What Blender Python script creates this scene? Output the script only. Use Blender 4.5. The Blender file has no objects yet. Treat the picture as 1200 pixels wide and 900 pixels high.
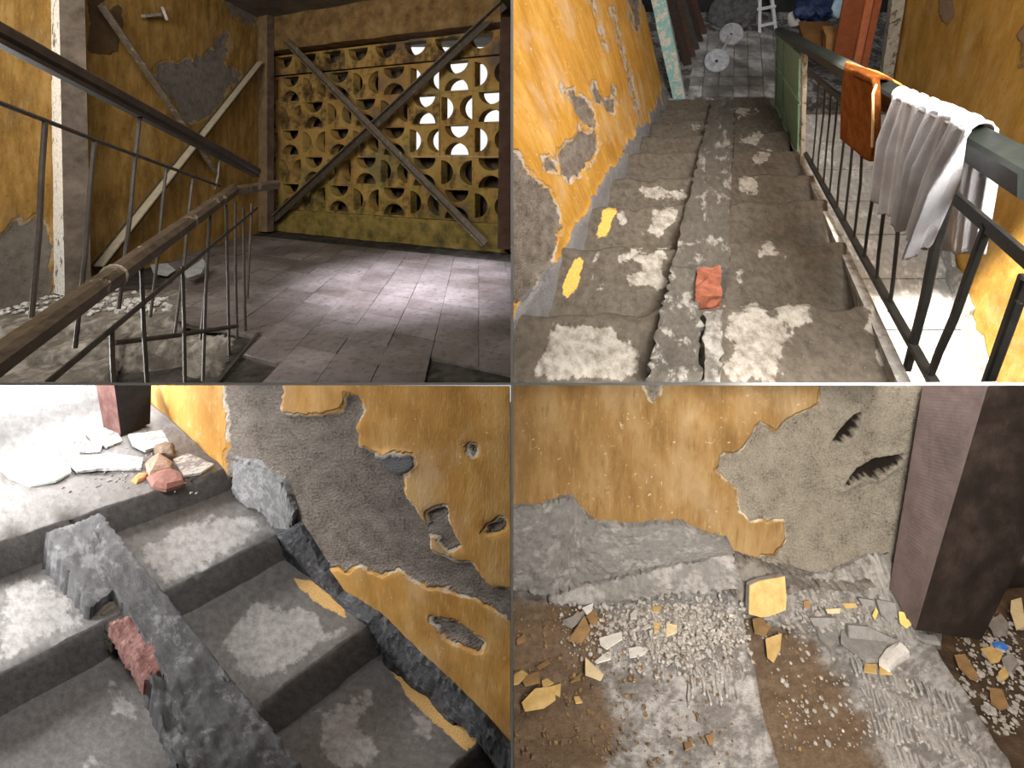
import bpy, bmesh, math, random
import numpy as np
from mathutils import Vector, Matrix
random.seed(7)
SC = bpy.context.scene
COL = SC.collection

# ------------------------------------------------------------------ camera
FPX = 540.0                     # focal length in pixels of the 1200 x 900 frame
PPX, PPY = 600.0, 180.0         # principal point (shift lens, level camera)
CAMZ = 1.25
cam_d = bpy.data.cameras.new('camera'); cam = bpy.data.objects.new('camera', cam_d); COL.objects.link(cam)
cam_d.sensor_fit = 'HORIZONTAL'; cam_d.sensor_width = 36.0
cam_d.lens = FPX/1200*36.0
cam_d.shift_x = 0.0; cam_d.shift_y = -(450-PPY)/1200
cam_d.clip_start = 0.02; cam_d.clip_end = 200
cam.location = (0, 0, CAMZ); cam.rotation_euler = (math.pi/2, 0, 0)
SC.camera = cam

# ------------------------------------------------------------------ sky, lamps, exposure
SC.view_settings.view_transform = 'Standard'; SC.view_settings.look = 'None'
SC.view_settings.gamma = 1.0; SC.view_settings.use_curve_mapping = False
SC.view_settings.exposure = 1.3
SC.cycles.use_denoising = True
SC.cycles.max_bounces = 6
W = bpy.data.worlds.new('overcast_sky'); SC.world = W; W.use_nodes = True
bg = W.node_tree.nodes['Background']; bg.inputs[0].default_value = (0.97, 0.98, 1.0, 1); bg.inputs[1].default_value = 0.42

def px(x, y, D):                 # pixel + depth -> world point
    return Vector(((x-PPX)/FPX*D, D, CAMZ+(PPY-y)/FPX*D))
def area(name, loc, target, size, energy, color=(1, 1, 1), size_y=None, spread=None):
    l = bpy.data.lights.new(name, 'AREA'); l.energy = energy; l.color = color
    l.shape = 'RECTANGLE'; l.size = size; l.size_y = size_y or size
    if spread: l.spread = math.radians(spread)
    o = bpy.data.objects.new(name, l); COL.objects.link(o); o.location = loc
    o.rotation_euler = (Vector(target)-Vector(loc)).to_track_quat('-Z', 'Y').to_euler()
    return o
def spot(name, loc, target, energy, angle, blend=0.5, color=(1, 1, 1), radius=0.1):
    l = bpy.data.lights.new(name, 'SPOT'); l.energy = energy; l.color = color
    l.spot_size = math.radians(angle); l.spot_blend = blend; l.shadow_soft_size = radius
    o = bpy.data.objects.new(name, l); COL.objects.link(o); o.location = loc
    o.rotation_euler = (Vector(target)-Vector(loc)).to_track_quat('-Z', 'Y').to_euler()
    return o
# window daylight from the left, plus an added fill and floor-patch spot (place 1)
area('landing_window', (-2.9, 1.6, 2.5), (-3.9, 4.2, 1.3), 1.0, 46, (1, .97, .92))
area('landing_fill', (-1.4, .7, 2.9), (-2.2, 5.5, 1.0), 1.6, 52, (1, .97, .93))
spot('floor_patch_spot', (-1.1, 3.0, 3.3), px(490, 330, 4.5), 1500, 42, 1.0, (.84, .85, 1), .3)
# added overhead and front fills for place 2, and the sun on the lower flight
area('stairs_overhead_fill', (.9, .5, 3.1), px(850, 260, 3.0), 1.4, 42, (1, .98, .95))
area('stairs_front_fill', (.75, -.35, 2.0), px(900, 220, 3.2), .8, 22, (1, .98, .96), spread=80)
spot('stairwell_sun', (.5, .5, 3.6), px(1170, 400, 3.0), 6000, 22, .35, (1, .96, .88), .05)
# added unseen lamps for place 3: two under the upper floor, one at the left
area('lower_landing_fill', (-3.5, 4.3, -.55), (-3.1, 3.6, -1.7), 1.2, 54, (1, .99, .97))
area('lower_landing_fill', (-5.9, 5.7, -.5), (-5.9, 5.4, -3), 1.5, 190, (1, .99, .97))
area('lower_side_fill', (-4.6, 2.9, -.45), (-.5, 2.0, -1.0), .9, 96, (1, .98, .95))
# added soft lamp in front of the wall of place 4
area('passage_light', (.45, .15, .95), px(880, 720, 1.9), .35, 9.0, (1, .98, .95), spread=80)

# ------------------------------------------------------------------ numeric helpers
def _hash(ix, iy, seed):
    h = (ix.astype(np.int64)*374761393 + iy.astype(np.int64)*668265263 + seed*1442695041) & 0x7fffffff
    h = ((h ^ (h >> 13))*1274126177) & 0x7fffffff
    h = (h ^ (h >> 16)) & 0xffff
    return h/65535.0
def vnoise(x, y, seed=0):
    x = np.asarray(x, float); y = np.asarray(y, float)
    ix = np.floor(x); iy = np.floor(y); fx = x-ix; fy = y-iy
    fx = fx*fx*(3-2*fx); fy = fy*fy*(3-2*fy)
    a = _hash(ix, iy, seed); b = _hash(ix+1, iy, seed); c = _hash(ix, iy+1, seed); d = _hash(ix+1, iy+1, seed)
    return (a*(1-fx)+b*fx)*(1-fy)+(c*(1-fx)+d*fx)*fy
def fbm(x, y, seed=0, octaves=4):
    v = 0; amp = .5
    for k in range(octaves):
        v = v+amp*vnoise(np.asarray(x)*2**k, np.asarray(y)*2**k, seed+k*17); amp *= .5
    return v/(1-.5**octaves)       # 0..1
def sdf(poly, X, Y):               # signed distance, >0 inside
    P = np.asarray(poly, float); n = len(P)
    d2 = np.full(X.shape, 1e18); inside = np.zeros(X.shape, bool)
    for i in range(n):
        ax, ay = P[i]; bx, by = P[(i+1) % n]
        ex, ey = bx-ax, by-ay
        wx, wy = X-ax, Y-ay
        t = np.clip((wx*ex+wy*ey)/(ex*ex+ey*ey+1e-12), 0, 1)
        d2 = np.minimum(d2, (wx-t*ex)**2+(wy-t*ey)**2)
        c = ((ay <= Y) & (by > Y)) | ((by <= Y) & (ay > Y))
        with np.errstate(divide='ignore', invalid='ignore'):
            xi = ax+(Y-ay)/(by-ay if by != ay else 1e-12)*ex
        inside ^= c & (X < xi)
    return np.where(inside, 1, -1)*np.sqrt(d2)
def topx(V):                       # world points (n,3) -> pixel coordinates, to lay traced outlines on a surface
    V = np.asarray(V, float); D = np.maximum(V[:, 1], 1e-3)
    return PPX+FPX*V[:, 0]/D, PPY-FPX*(V[:, 2]-CAMZ)/D

class Plane:
    def __init__(s, o, n): s.o = Vector(o); s.n = Vector(n).normalized()
    def at(s, x, y, lift=0.0):
        r = px(x, y, 1.0)-Vector((0, 0, CAMZ)); c = Vector((0, 0, CAMZ))
        t = (s.o+s.n*lift-c).dot(s.n)/r.dot(s.n)
        return c+r*t
def plane3(a, b, c):
    a, b, c = Vector(a), Vector(b), Vector(c)
    n = (b-a).cross(c-a).normalized()
    if n.dot(Vector((0, 0, CAMZ))-a) < 0: n = -n       # faces the viewer's side
    return Plane(a, n)

# ------------------------------------------------------------------ mesh helpers
ORG = {}
def tag(o, label=None, cat=None, group=None, kind=None):
    if label: o['label'] = label
    if cat: o['category'] = cat
    if group: o['group'] = group
    if kind: o['kind'] = kind
    return o
def empty(name, base, label=None, cat=None, group=None, kind=None):
    o = bpy.data.objects.new(name, None); o.empty_display_size = .05
    COL.objects.link(o); o.location = base; ORG[o] = Vector(base)
    return tag(o, label, cat, group, kind)
def clip_mesh(me, org, quad):
    """trim a mesh at the partition panels: quad 1 upper-left, 2 upper-right, 3 lower-left, 4 lower-right"""
    bm = bmesh.new(); bm.from_mesh(me)
    eps = 0.006
    sx = -1 if quad in (1, 3) else 1
    def cut(co, no):
        g = bm.verts[:]+bm.edges[:]+bm.faces[:]
        bmesh.ops.bisect_plane(bm, geom=g, plane_co=Vector(co)-org, plane_no=Vector(no), clear_outer=True, dist=1e-6)
    cut((sx*eps, 0, 0), (-sx, 0, 0))
    k = (450-PPY)/FPX
    up = Vector((0, k, 1)).normalized()
    if quad in (1, 2): cut((0, 0, CAMZ+eps), -up)
    else: cut((0, 0, CAMZ-eps), up)
    bm.to_mesh(me); bm.free()
def mk(name, V, F, mat, parent=None, base=None, attrs=None, smooth=False, quad=0, label=None, cat=None, group=None, kind=None, mats=None, fmat=None):
    V = np.asarray([tuple(v) for v in V] if not isinstance(V, np.ndarray) else V, float)
    if parent is not None: org = ORG[parent]
    elif base is not None: org = Vector(base)
    else:
        lo = V.min(0); hi = V.max(0); org = Vector(((lo[0]+hi[0])/2, (lo[1]+hi[1])/2, lo[2]))
    me = bpy.data.meshes.new(name)
    me.from_pydata((V-np.array(org)).tolist(), [], F if isinstance(F, list) else F.tolist())
    for k, a in (attrs or {}).items():
        a = np.asarray(a, np.float32)
        if a.ndim == 1:
            at = me.attributes.new(k, 'FLOAT', 'POINT'); at.data.foreach_set('value', a)
        else:
            at = me.attributes.new(k, 'FLOAT_VECTOR', 'POINT'); at.data.foreach_set('vector', a.ravel())
    for m in (mats or [mat]): me.materials.append(m)
    if fmat is not None: me.polygons.foreach_set('material_index', np.asarray(fmat, np.int32))
    if smooth: me.polygons.foreach_set('use_smooth', [True]*len(me.polygons))
    if quad: clip_mesh(me, org, quad)
    if smooth == 'angle': me.set_sharp_from_angle(angle=math.radians(50))
    me.update()
    o = bpy.data.objects.new(name, me); COL.objects.link(o)
    if parent is not None: o.parent = parent
    else: o.location = org
    ORG[o] = org
    return tag(o, label, cat, group, kind)

def fix_normals(V, F):
    bm = bmesh.new()
    vs = [bm.verts.new(v) for v in V]
    for f in F:
        try: bm.faces.new([vs[i] for i in f])
        except ValueError: pass
    bmesh.ops.recalc_face_normals(bm, faces=bm.faces)
    bm.verts.index_update()
    out = [[v.index for v in f.verts] for f in bm.faces]
    bm.free(); return out
def prism(pts, ext):               # polygon swept along a vector
    n = len(pts); ext = Vector(ext)
    V = [Vector(p) for p in pts]+[Vector(p)+ext for p in pts]
    F = [list(range(n))[::-1], list(range(n, 2*n))]+[[i, (i+1) % n, n+(i+1) % n, n+i] for i in range(n)]
    return V, fix_normals(V, F)
def bar(p0, p1, w, h, up=(0, 0, 1), w1=None, h1=None, bev=0.12, sag=0.0, n=1, seed=0, wob=0.0):
    """bevelled rectangular bar from p0 to p1 with optional sag/wobble"""
    p0, p1 = Vector(p0), Vector(p1); d = (p1-p0).normalized()
    x = d.cross(Vector(up)).normalized(); y = x.cross(d).normalized()
    w1 = w1 or w; h1 = h1 or h; b = bev
    prof = [(-.5+b, -.5), (.5-b, -.5), (.5, -.5+b), (.5, .5-b), (.5-b, .5), (-.5+b, .5), (-.5, .5-b), (-.5, -.5+b)]
    rs = random.Random(seed); V = []; F = []
    for k in range(n+1):
        t = k/n; c = p0.lerp(p1, t)+y*(-sag*4*t*(1-t))
        if wob and 0 < k < n: c = c+x*rs.uniform(-wob, wob)+y*rs.uniform(-wob, wob)
        ww = w+(w1-w)*t; hh = h+(h1-h)*t
        for a, bb in prof: V.append(c+x*(a*ww)+y*(bb*hh))
    m = len(prof)
    for k in range(n):
        for i in range(m): F.append([k*m+i, k*m+(i+1) % m, (k+1)*m+(i+1) % m, (k+1)*m+i])
    F.append(list(range(m))[::-1]); F.append([n*m+i for i in range(m)])
    return V, fix_normals(V, F)
def tube(pts, r, seg=8, r1=None):
    pts = [Vector(p) for p in pts]; n = len(pts); V = []; F = []
    ref = Vector((0, 0, 1))
    d0 = (pts[-1]-pts[0]).normalized()
    if abs(d0.dot(ref)) > .9: ref = Vector((1, 0, 0))
    for k, p in enumerate(pts):
        d = (pts[min(k+1, n-1)]-pts[max(k-1, 0)]).normalized()
        x = d.cross(ref).normalized(); y = x.cross(d)
        rr = r+((r1 or r)-r)*k/max(1, n-1)
        for i in range(seg):
            a = 2*math.pi*i/seg; V.append(p+x*(rr*math.cos(a))+y*(rr*math.sin(a)))
    for k in range(n-1):
        for i in range(seg): F.append([k*seg+i, k*seg+(i+1) % seg, (k+1)*seg+(i+1) % seg, (k+1)*seg+i])
    F.append(list(range(seg))[::-1]); F.append([(n-1)*seg+i for i in range(seg)])
    return V, fix_normals(V, F)
def disc(c, axis, r, th, seg=24, dome=0.0):
    axis = Vector(axis).normalized(); c = Vector(c)
    x = axis.orthogonal().normalized(); y = axis.cross(x)
    V = []; F = []
    rings = [(-th/2, r*.0001), (-th/2, r*.88), (-th/2*.5, r), (th/2*.5, r), (th/2, r*.88), (th/2+dome, r*.0001)]
    for (h, rr) in rings:
        for i in range(seg):
            a = 2*math.pi*i/seg; V.append(c+axis*h+x*(rr*math.cos(a))+y*(rr*math.sin(a)))
    for k in range(len(rings)-1):
        for i in range(seg): F.append([k*seg+i, k*seg+(i+1) % seg, (k+1)*seg+(i+1) % seg, (k+1)*seg+i])
    return V, fix_normals(V, F)
def join(*parts):
    V = []; F = []
    for v, f in parts:
        n = len(V); V += list(v); F += [[i+n for i in q] for q in f]
    return V, F
def rock_data(c, size, seed, squash=(1, 1, 1), sub=1):
    bm = bmesh.new(); bmesh.ops.create_icosphere(bm, subdivisions=sub, radius=1)
    rs = random.Random(seed)
    V = []
    for v in bm.verts:
        k = rs.uniform(.68, 1.12)
        V.append(Vector((v.co.x*k*squash[0], v.co.y*k*squash[1], v.co.z*k*squash[2]))*size+Vector(c))
    F = [[v.index for v in f.verts] for f in bm.faces]; bm.free()
    return V, F
def grid_faces(nu, nv):            # (nu+1)*(nv+1) points, u fastest
    i = np.arange(nu)[None, :]+np.arange(nv)[:, None]*(nu+1)
    i = i.ravel()
    return np.stack([i, i+1, i+nu+2, i+nu+1], 1)
def sheet(name, O, A, B, nu, nv, mat, hfn=None, afn=None, quad=0, thick=0.0, **kw):
    """a wall or slab surface: parallelogram O + s A + t B as a fine grid with real relief along its normal.
       hfn(S,T,PX,PY)->height in metres; afn(S,T,PX,PY)->dict of attributes (S,T in metres)"""
    O, A, B = Vector(O), Vector(A), Vector(B)
    N = A.cross(B).normalized()
    if N.dot(Vector((0, 0, CAMZ))-(O+A*.5+B*.5)) < 0: N = -N; flip = True
    else: flip = False
    u, v = np.meshgrid(np.linspace(0, 1, nu+1), np.linspace(0, 1, nv+1))
    u = u.ravel(); v = v.ravel()
    Pn = np.array(O)[None]+u[:, None]*np.array(A)[None]+v[:, None]*np.array(B)[None]
    S = u*A.length; T = v*B.length
    X, Y = topx(Pn)
    H = hfn(S, T, X, Y) if hfn else np.zeros(len(S))
    V = Pn+H[:, None]*np.array(N)[None]
    at = {'st': np.stack([S, T, H], 1)}
    if afn: at.update(afn(S, T, X, Y))
    F = grid_faces(nu, nv)
    if flip: F = F[:, ::-1]
    F = F.tolist()
    if thick:                      # close the sheet into a slab
        n = len(V)
        ring = list(range(nu+1))+[(nu+1)*(j+1)+nu for j in range(nv)]+[(nu+1)*nv+i for i in range(nu-1, -1, -1)]+[(nu+1)*j for j in range(nv-1, 0, -1)]
        back = (Pn-thick*np.array(N)[None])[ring]
        V = np.concatenate([V, back]); m = len(ring)
        for k in range(m):
            q = [ring[k], n+k, n+(k+1) % m, ring[(k+1) % m]]
            F.append(q[::-1] if flip else q)
        bk = [n+k for k in range(m)]
        F.append(bk if flip else bk[::-1])
        for k in at:
            at[k] = np.concatenate([at[k], at[k][ring]])
    return mk(name, V, F, mat, attrs=at, smooth=True, quad=quad, **kw)
def sweep(name, prof, E, n, mat, jit=0.0, seed=0, afn=None, hmul=None, quad=0, base_fn=None, cap=True, jscale=6.0, **kw):
    """closed profile (list of points) swept along vector E in n steps, with worn, uneven surface; prof: [(point, weight)]"""
    E = Vector(E); L = E.length; m = len(prof)
    c = sum((Vector(p) for p, w in prof), Vector())/m
    V = np.zeros(((n+1)*m, 3)); st = np.zeros(((n+1)*m, 3))
    arc = [0.0]
    for k in range(1, m): arc.append(arc[-1]+(Vector(prof[k][0])-Vector(prof[k-1][0])).length)
    nor = []
    for k in range(m):
        t = (Vector(prof[(k+1) % m][0])-Vector(prof[k-1][0]))
        nn = E.cross(t).normalized()
        if nn.dot(Vector(prof[k][0])-c) < 0: nn = -nn
        nor.append(nn)
    us = np.linspace(0, 1, n+1)
    for k in range(m):
        p, w = prof[k]
        h = (fbm(us*L*jscale, np.full(n+1, arc[k]*jscale), seed, 4)-.5)*2*jit*w
        Q = np.array(p)[None]+us[:, None]*np.array(E)[None]+h[:, None]*np.array(nor[k])[None]
        V[k::m] = Q
        st[k::m, 0] = us*L; st[k::m, 1] = arc[k]; st[k::m, 2] = w
    F = []
    for i in range(n):
        for k in range(m):
            F.append([i*m+k, i*m+(k+1) % m, (i+1)*m+(k+1) % m, (i+1)*m+k])
    if cap: F.append(list(range(m))); F.append([n*m+k for k in range(m)])
    F = fix_normals([tuple(v) for v in V], F)
    at = {'st': st}
    if afn:
        X, Y = topx(V); at.update(afn(st[:, 0], st[:, 1], X, Y))
    return mk(name, V, F, mat, attrs=at, smooth=True, quad=quad, **kw)

# ------------------------------------------------------------------ material helpers
def lin(c):                        # sRGB 0-255 -> linear
    return tuple(((v/255)/12.92 if v/255 <= .04045 else ((v/255+.055)/1.055)**2.4) for v in c)+(1.0,)
class NT:
    def __init__(s, name):
        s.m = bpy.data.materials.new(name); s.m.use_nodes = True
        s.t = s.m.node_tree; s.t.nodes.clear()
        s.out = s.t.nodes.new('ShaderNodeOutputMaterial')
        s.b = s.t.nodes.new('ShaderNodeBsdfPrincipled'); s.t.links.new(s.b.outputs[0], s.out.inputs[0])
        s.b.inputs['Roughness'].default_value = .9
        s.b.inputs['Specular IOR Level'].default_value = .25
        s._obj = None
    def link(s, a, b): s.t.links.new(a, b)
    def put(s, sock, v):
        if isinstance(v, bpy.types.NodeSocket): s.link(v, sock)
        elif isinstance(v, (tuple, list)): sock.default_value = v if len(v) == 4 or sock.type == 'VECTOR' else tuple(v)+(1,)
        else: sock.default_value = v
    def obj(s):
        if s._obj is None: s._obj = s.t.nodes.new('ShaderNodeTexCoord').outputs['Object']
        return s._obj
    def attr(s, name, vec=False):
        n = s.t.nodes.new('ShaderNodeAttribute'); n.attribute_name = name
        return n.outputs['Vector'] if vec else n.outputs['Fac']
    def scale(s, v, k):
        n = s.t.nodes.new('ShaderNodeMapping'); n.inputs['Scale'].default_value = k if isinstance(k, (tuple, list)) else (k, k, k)
        s.link(v, n.inputs['Vector']); return n.outputs[0]
    def noise(s, scale, detail=4, rough=.6, vec=None, dist=0.0):
        n = s.t.nodes.new('ShaderNodeTexNoise'); n.inputs['Scale'].default_value = scale
        n.inputs['Detail'].default_value = detail; n.inputs['Roughness'].default_value = rough; n.inputs['Distortion'].default_value = dist
        s.link(vec or s.obj(), n.inputs['Vector']); return n.outputs[0]
    def voro(s, scale, vec=None, feature='F1', rand=1.0):
        n = s.t.nodes.new('ShaderNodeTexVoronoi'); n.feature = feature; n.inputs['Scale'].default_value = scale
        n.inputs['Randomness'].default_value = rand
        s.link(vec or s.obj(), n.inputs['Vector']); return n.outputs['Distance']
    def math(s, op, a, b=0.0, c=0.0, clamp=False):
        n = s.t.nodes.new('ShaderNodeMath'); n.operation = op; n.use_clamp = clamp
        s.put(n.inputs[0], a); s.put(n.inputs[1], b); s.put(n.inputs[2], c); return n.outputs[0]
    def step(s, v, lo, hi):        # smooth threshold
        n = s.t.nodes.new('ShaderNodeMapRange'); n.interpolation_type = 'SMOOTHSTEP'
        s.put(n.inputs[0], v); n.inputs[1].default_value = lo; n.inputs[2].default_value = hi
        n.inputs[3].default_value = 0; n.inputs[4].default_value = 1; return n.outputs[0]
    def mix(s, f, a, b, mode='MIX'):
        n = s.t.nodes.new('ShaderNodeMix'); n.data_type = 'RGBA'; n.blend_type = mode; n.clamp_factor = True
        s.put(n.inputs[0], f); s.put(n.inputs[6], a); s.put(n.inputs[7], b); return n.outputs[2]
    def ramp(s, f, *stops):
        n = s.t.nodes.new('ShaderNodeValToRGB'); e = n.color_ramp.elements
        while len(e) < len(stops): e.new(.5)
        for k, (p, c) in enumerate(stops): e[k].position = p; e[k].color = lin(c)
        s.put(n.inputs[0], f); return n.outputs[0]
    def edge(s, name, amp=.02, scale=30, soft=.004, off=0.0, vec=None):
        """mask from a traced outline attribute, with a ragged edge"""
        a = s.attr(name); nz = s.noise(scale, 5, .65, vec)
        v = s.math('ADD', a, s.math('MULTIPLY', s.math('SUBTRACT', nz, .5), amp*2))
        return s.step(v, off-soft, off+soft)
    def bump(s, h, strength=.5, dist=.01):
        n = s.t.nodes.new('ShaderNodeBump'); n.inputs['Strength'].default_value = strength; n.inputs['Distance'].default_value = dist
        s.put(n.inputs['Height'], h); s.link(n.outputs[0], s.b.inputs['Normal']); return n
    def done(s, col, rough=None, spec=None, metal=None):
        s.put(s.b.inputs['Base Color'], col)
        if rough is not None: s.put(s.b.inputs['Roughness'], rough)
        if spec is not None: s.put(s.b.inputs['Specular IOR Level'], spec)
        if metal is not None: s.put(s.b.inputs['Metallic'], metal)
        return s.m

def mat_mottled(name, c0, c1, c2=None, scale=8, bump=.4, bdist=.006, rough=.85, spec=.25, fine=120, metal=None):
    n = NT(name); f = n.noise(scale, 6, .65); g = n.noise(fine, 3, .6)
    col = n.ramp(f, (.3, c0), (.7, c1)) if c2 is None else n.ramp(f, (.28, c0), (.5, c1), (.72, c2))
    col = n.mix(n.step(g, .55, .75), col, n.mix(.35, col, (0, 0, 0, 1)))
    n.bump(n.math('ADD', f, n.math('MULTIPLY', g, .5)), bump, bdist)
    return n.done(col, rough, spec, metal)

def mat_wall(name, pd, pm, pl, plaster=((120, 112, 105), (150, 142, 132)), cement=((70, 70, 74), (104, 104, 108)), rim=(205, 190, 165),
             streak=(9, 2.2, 9), unit=1.0, scratch=.5, grime=(70, 55, 38), grain=160, pbump=.9, spots=.5, core=None):
    """old limewash: streaked paint, worn through to plaster (attribute 'plaster'), patched with cement (attribute 'cement')"""
    n = NT(name); st = n.attr('st', True); sv = n.scale(st, streak)
    a = n.noise(1.0, 6, .62, sv, .3); b = n.noise(2.3, 5, .6, st); c = n.noise(60, 3, .7, n.scale(st, (2.2, .5, 1)))
    paint = n.ramp(n.math('ADD', n.math('MULTIPLY', a, .65), n.math('MULTIPLY', b, .35)), (.32, pd), (.5, pm), (.68, pl))
    paint = n.mix(n.math('MULTIPLY', n.step(c, .55, .8), .55), paint, lin(pl))
    c2 = n.noise(17, 4, .7, n.scale(st, (2.4, .45, 1)))
    paint = n.mix(n.math('MULTIPLY', n.step(c2, .52, .72), .55), paint, lin(pd))
    paint = n.mix(n.math('MULTIPLY', n.step(c2, .46, .32), .5), paint, lin(pl))
    paint = n.mix(n.math('MULTIPLY', n.step(n.noise(14, 5, .7, st), .57, .72), .45), paint, lin(grime))
    wash = n.math('MULTIPLY', n.step(n.noise(2.1, 4, .6, n.scale(st, (1.3, .8, 1)), .4), .52, .7), .38)   # pale, washed-out areas
    paint = n.mix(wash, paint, n.mix(.45, lin(rim), paint))
    if scratch:                                                     # thin scratches and small chips in the paint
        s1 = n.voro(5, n.scale(st, (1.6, .5, 1)), 'DISTANCE_TO_EDGE')
        chips = n.math('MULTIPLY', n.step(n.noise(38, 4, .7, st), .62, .67), n.step(n.noise(5, 2, .5, st), .46, .6))
        paint = n.mix(n.math('MULTIPLY', chips, scratch+.3), paint, lin(rim))
    pits = n.step(n.voro(26, st), .09, .05)
    paint = n.mix(n.math('MULTIPLY', pits, n.math('MULTIPLY', n.step(n.noise(3, 2, .5, st), .55, .65), spots)), paint, (.02, .016, .012, 1))
    g = n.noise(grain, 4, .75, st); g2 = n.noise(12, 5, .65, st)
    pla = n.ramp(n.math('ADD', n.math('MULTIPLY', g, .6), n.math('MULTIPLY', g2, .4)), (.34, tuple(v*.5 for v in plaster[0])), (.45, plaster[0]), (.66, plaster[1]))
    cem = n.ramp(n.math('ADD', n.math('MULTIPLY', n.noise(90, 4, .7, st), .5), n.math('MULTIPLY', g2, .5)), (.3, cement[0]), (.68, cement[1]))
    mp = n.edge('plaster', 5*unit, 22, 1.0*unit, 0, st); mr = n.edge('plaster', 5*unit, 22, 1.2*unit, -4*unit, st)
    rimmask = n.math('MULTIPLY', mr, n.step(n.noise(9, 3, .6, st), .42, .6))
    col = n.mix(rimmask, paint, n.mix(.5, lin(rim), pla))
    col = n.mix(mp, col, pla)
    mc = n.edge('cement', 4*unit, 26, 1.2*unit, 0, st)
    col = n.mix(mc, col, cem)
    if core: col = n.mix(n.edge('core', 1.0, 40, .8, 0, st), col, lin(core))  # dark earth core; its darkness also paints shade into the slits
    rough_h = n.math('ADD', n.math('MULTIPLY', mp, n.math('MULTIPLY', g, pbump)), n.math('MULTIPLY', n.math('SUBTRACT', 1.0, mr), .35))
    h = n.math('ADD', rough_h, n.math('ADD', n.math('MULTIPLY', c, .12), n.math('MULTIPLY', mc, n.math('ADD', .5, n.math('MULTIPLY', n.noise(70, 4, .7, st), .6)))))
    n.bump(h, .9, .02)
    return n.done(col, .92, .15)

def mat_concrete(name, dark, mid, light, scale=5, lo=.42, hi=.6, bump=.5, grain=140, attrmask=False, brick=False, yellow=None, dust=None, flat=False):
    """worn concrete: dark damp film rubbed through to pale patches"""
    n = NT(name); st = n.attr('st', True)
    if flat: n._obj = st
    f = n.noise(scale, 5, .55, n.obj(), .4); g = n.noise(grain, 4, .75); k = n.noise(scale*4, 5, .65)
    v = f
    if attrmask: v = n.math('ADD', n.math('MULTIPLY', f, .55), n.math('MULTIPLY', n.attr('pale'), .02))
    pale = n.step(n.math('ADD', v, n.math('MULTIPLY', n.math('SUBTRACT', k, .5), .42)), lo, hi)
    col = n.mix(pale, n.ramp(k, (.3, dark), (.7, mid)), n.ramp(k, (.3, mid), (.65, light)))
    col = n.mix(n.math('MULTIPLY', n.step(g, .56, .72), .3), col, (.01, .009, .008, 1))
    sp = n.step(n.voro(55), .075, .05)
    col = n.mix(n.math('MULTIPLY', sp, .5), col, lin(tuple(min(255, v*1.35) for v in light)))
    if yellow:
        col = n.mix(n.edge('yellow', 3, 40, .8), col, n.ramp(g, (.3, tuple(v*.75 for v in yellow)), (.6, yellow)))
    if dust:
        col = n.mix(n.math('MULTIPLY', n.edge('dust', 10, 8, 14), .92), col, n.ramp(n.math('ADD', n.math('MULTIPLY', k, .6), n.math('MULTIPLY', g, .4)), (.35, dust[0]), (.62, dust[1])))
    n.bump(n.math('ADD', n.math('MULTIPLY', g, .6), n.math('MULTIPLY', k, .8)), bump, .008)
    return n.done(col, .88, .2)

def mat_wood(name, c0, c1, chip=None, chip_amt=.6, scale=(14, 14, 1.5), rough=.6, spec=.35, bump=.4):
    n = NT(name); g = n.noise(3, 6, .7, n.scale(n.obj(), scale), .5); b = n.noise(40, 4, .7)
    col = n.ramp(n.math('ADD', n.math('MULTIPLY', g, .7), n.math('MULTIPLY', b, .3)), (.32, c0), (.66, c1))
    h = g
    if chip:
        m = n.step(n.noise(9, 6, .7, n.scale(n.obj(), (1.6, 1.6, .6))), chip_amt, chip_amt+.04)
        col = n.mix(m, col, n.ramp(b, (.3, tuple(v*.8 for v in chip)), (.6, chip)))
        h = n.math('ADD', g, n.math('MULTIPLY', m, -1.0))
    n.bump(n.math('ADD', h, n.math('MULTIPLY', b, .5)), bump, .004)
    return n.done(col, rough, spec)

# ================================================================== partition panels between the four places
white_board = mat_mottled('white_edge_paint', (226, 226, 224), (240, 240, 238), scale=3, bump=.05, fine=40)
dark_board = mat_mottled('dark_board', (46, 43, 40), (60, 56, 52), scale=3, bump=.05, fine=40)
def edge_white(o):                   # the edge towards the viewer is painted white
    for p in o.data.polygons: p.material_index = 0 if p.normal.y < -.9 else 1
def partitions():
    y0, y1, t = .55, 9.5, .0016
    k0, k1 = -60, 960
    V = []; F = []
    def zz(p, D): return px(0, p, D).z
    q = [(y0, zz(k1, y0)), (y1, zz(k1, y1)), (y1, zz(k0, y1)), (y0, zz(k0, y0))]
    V, F = prism([(-t, y, z) for y, z in q], (2*t, 0, 0))
    o = mk('wall_partition', V, F, None, mats=[white_board, dark_board], label='thin white-edged upright panel dividing the left and right views', cat='partition', kind='structure')
    edge_white(o)
    y1 = 1.3; a = px(-90, 450, y0); b = px(1290, 450, y0); c = px(1290, 450, y1); d = px(-90, 450, y1)
    V, F = prism([p-Vector((0, 0, t)) for p in (a, b, c, d)], (0, 0, 2*t))
    o = mk('wall_partition', V, F, None, mats=[white_board, dark_board], label='thin white-edged level panel dividing the upper and lower views', cat='partition', kind='structure')
    edge_white(o)
partitions()
blocker_m = mat_mottled('blocker_plain', (48, 45, 41), (62, 58, 53), scale=2, bump=.2)  # added unseen enclosure round the places, cuts the ambient sky light
V, F = prism([(-7, -1.2, -4), (7, -1.2, -4), (7, -1.2, 5), (-7, -1.2, 5)], (0, -.2, 0))
mk('wall_light_blocker', V, F, blocker_m, label='plain added wall behind the viewer, keeping sky light out', cat='wall', kind='structure')
V, F = prism([(-8, -1.4, -3.6), (8, -1.4, -3.6), (8, 9, -3.6), (-8, 9, -3.6)], (0, 0, -.2))
mk('floor', V, F, dark_board, label='dark added slab under all four places, keeping sky light out', cat='floor', kind='structure')
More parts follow.
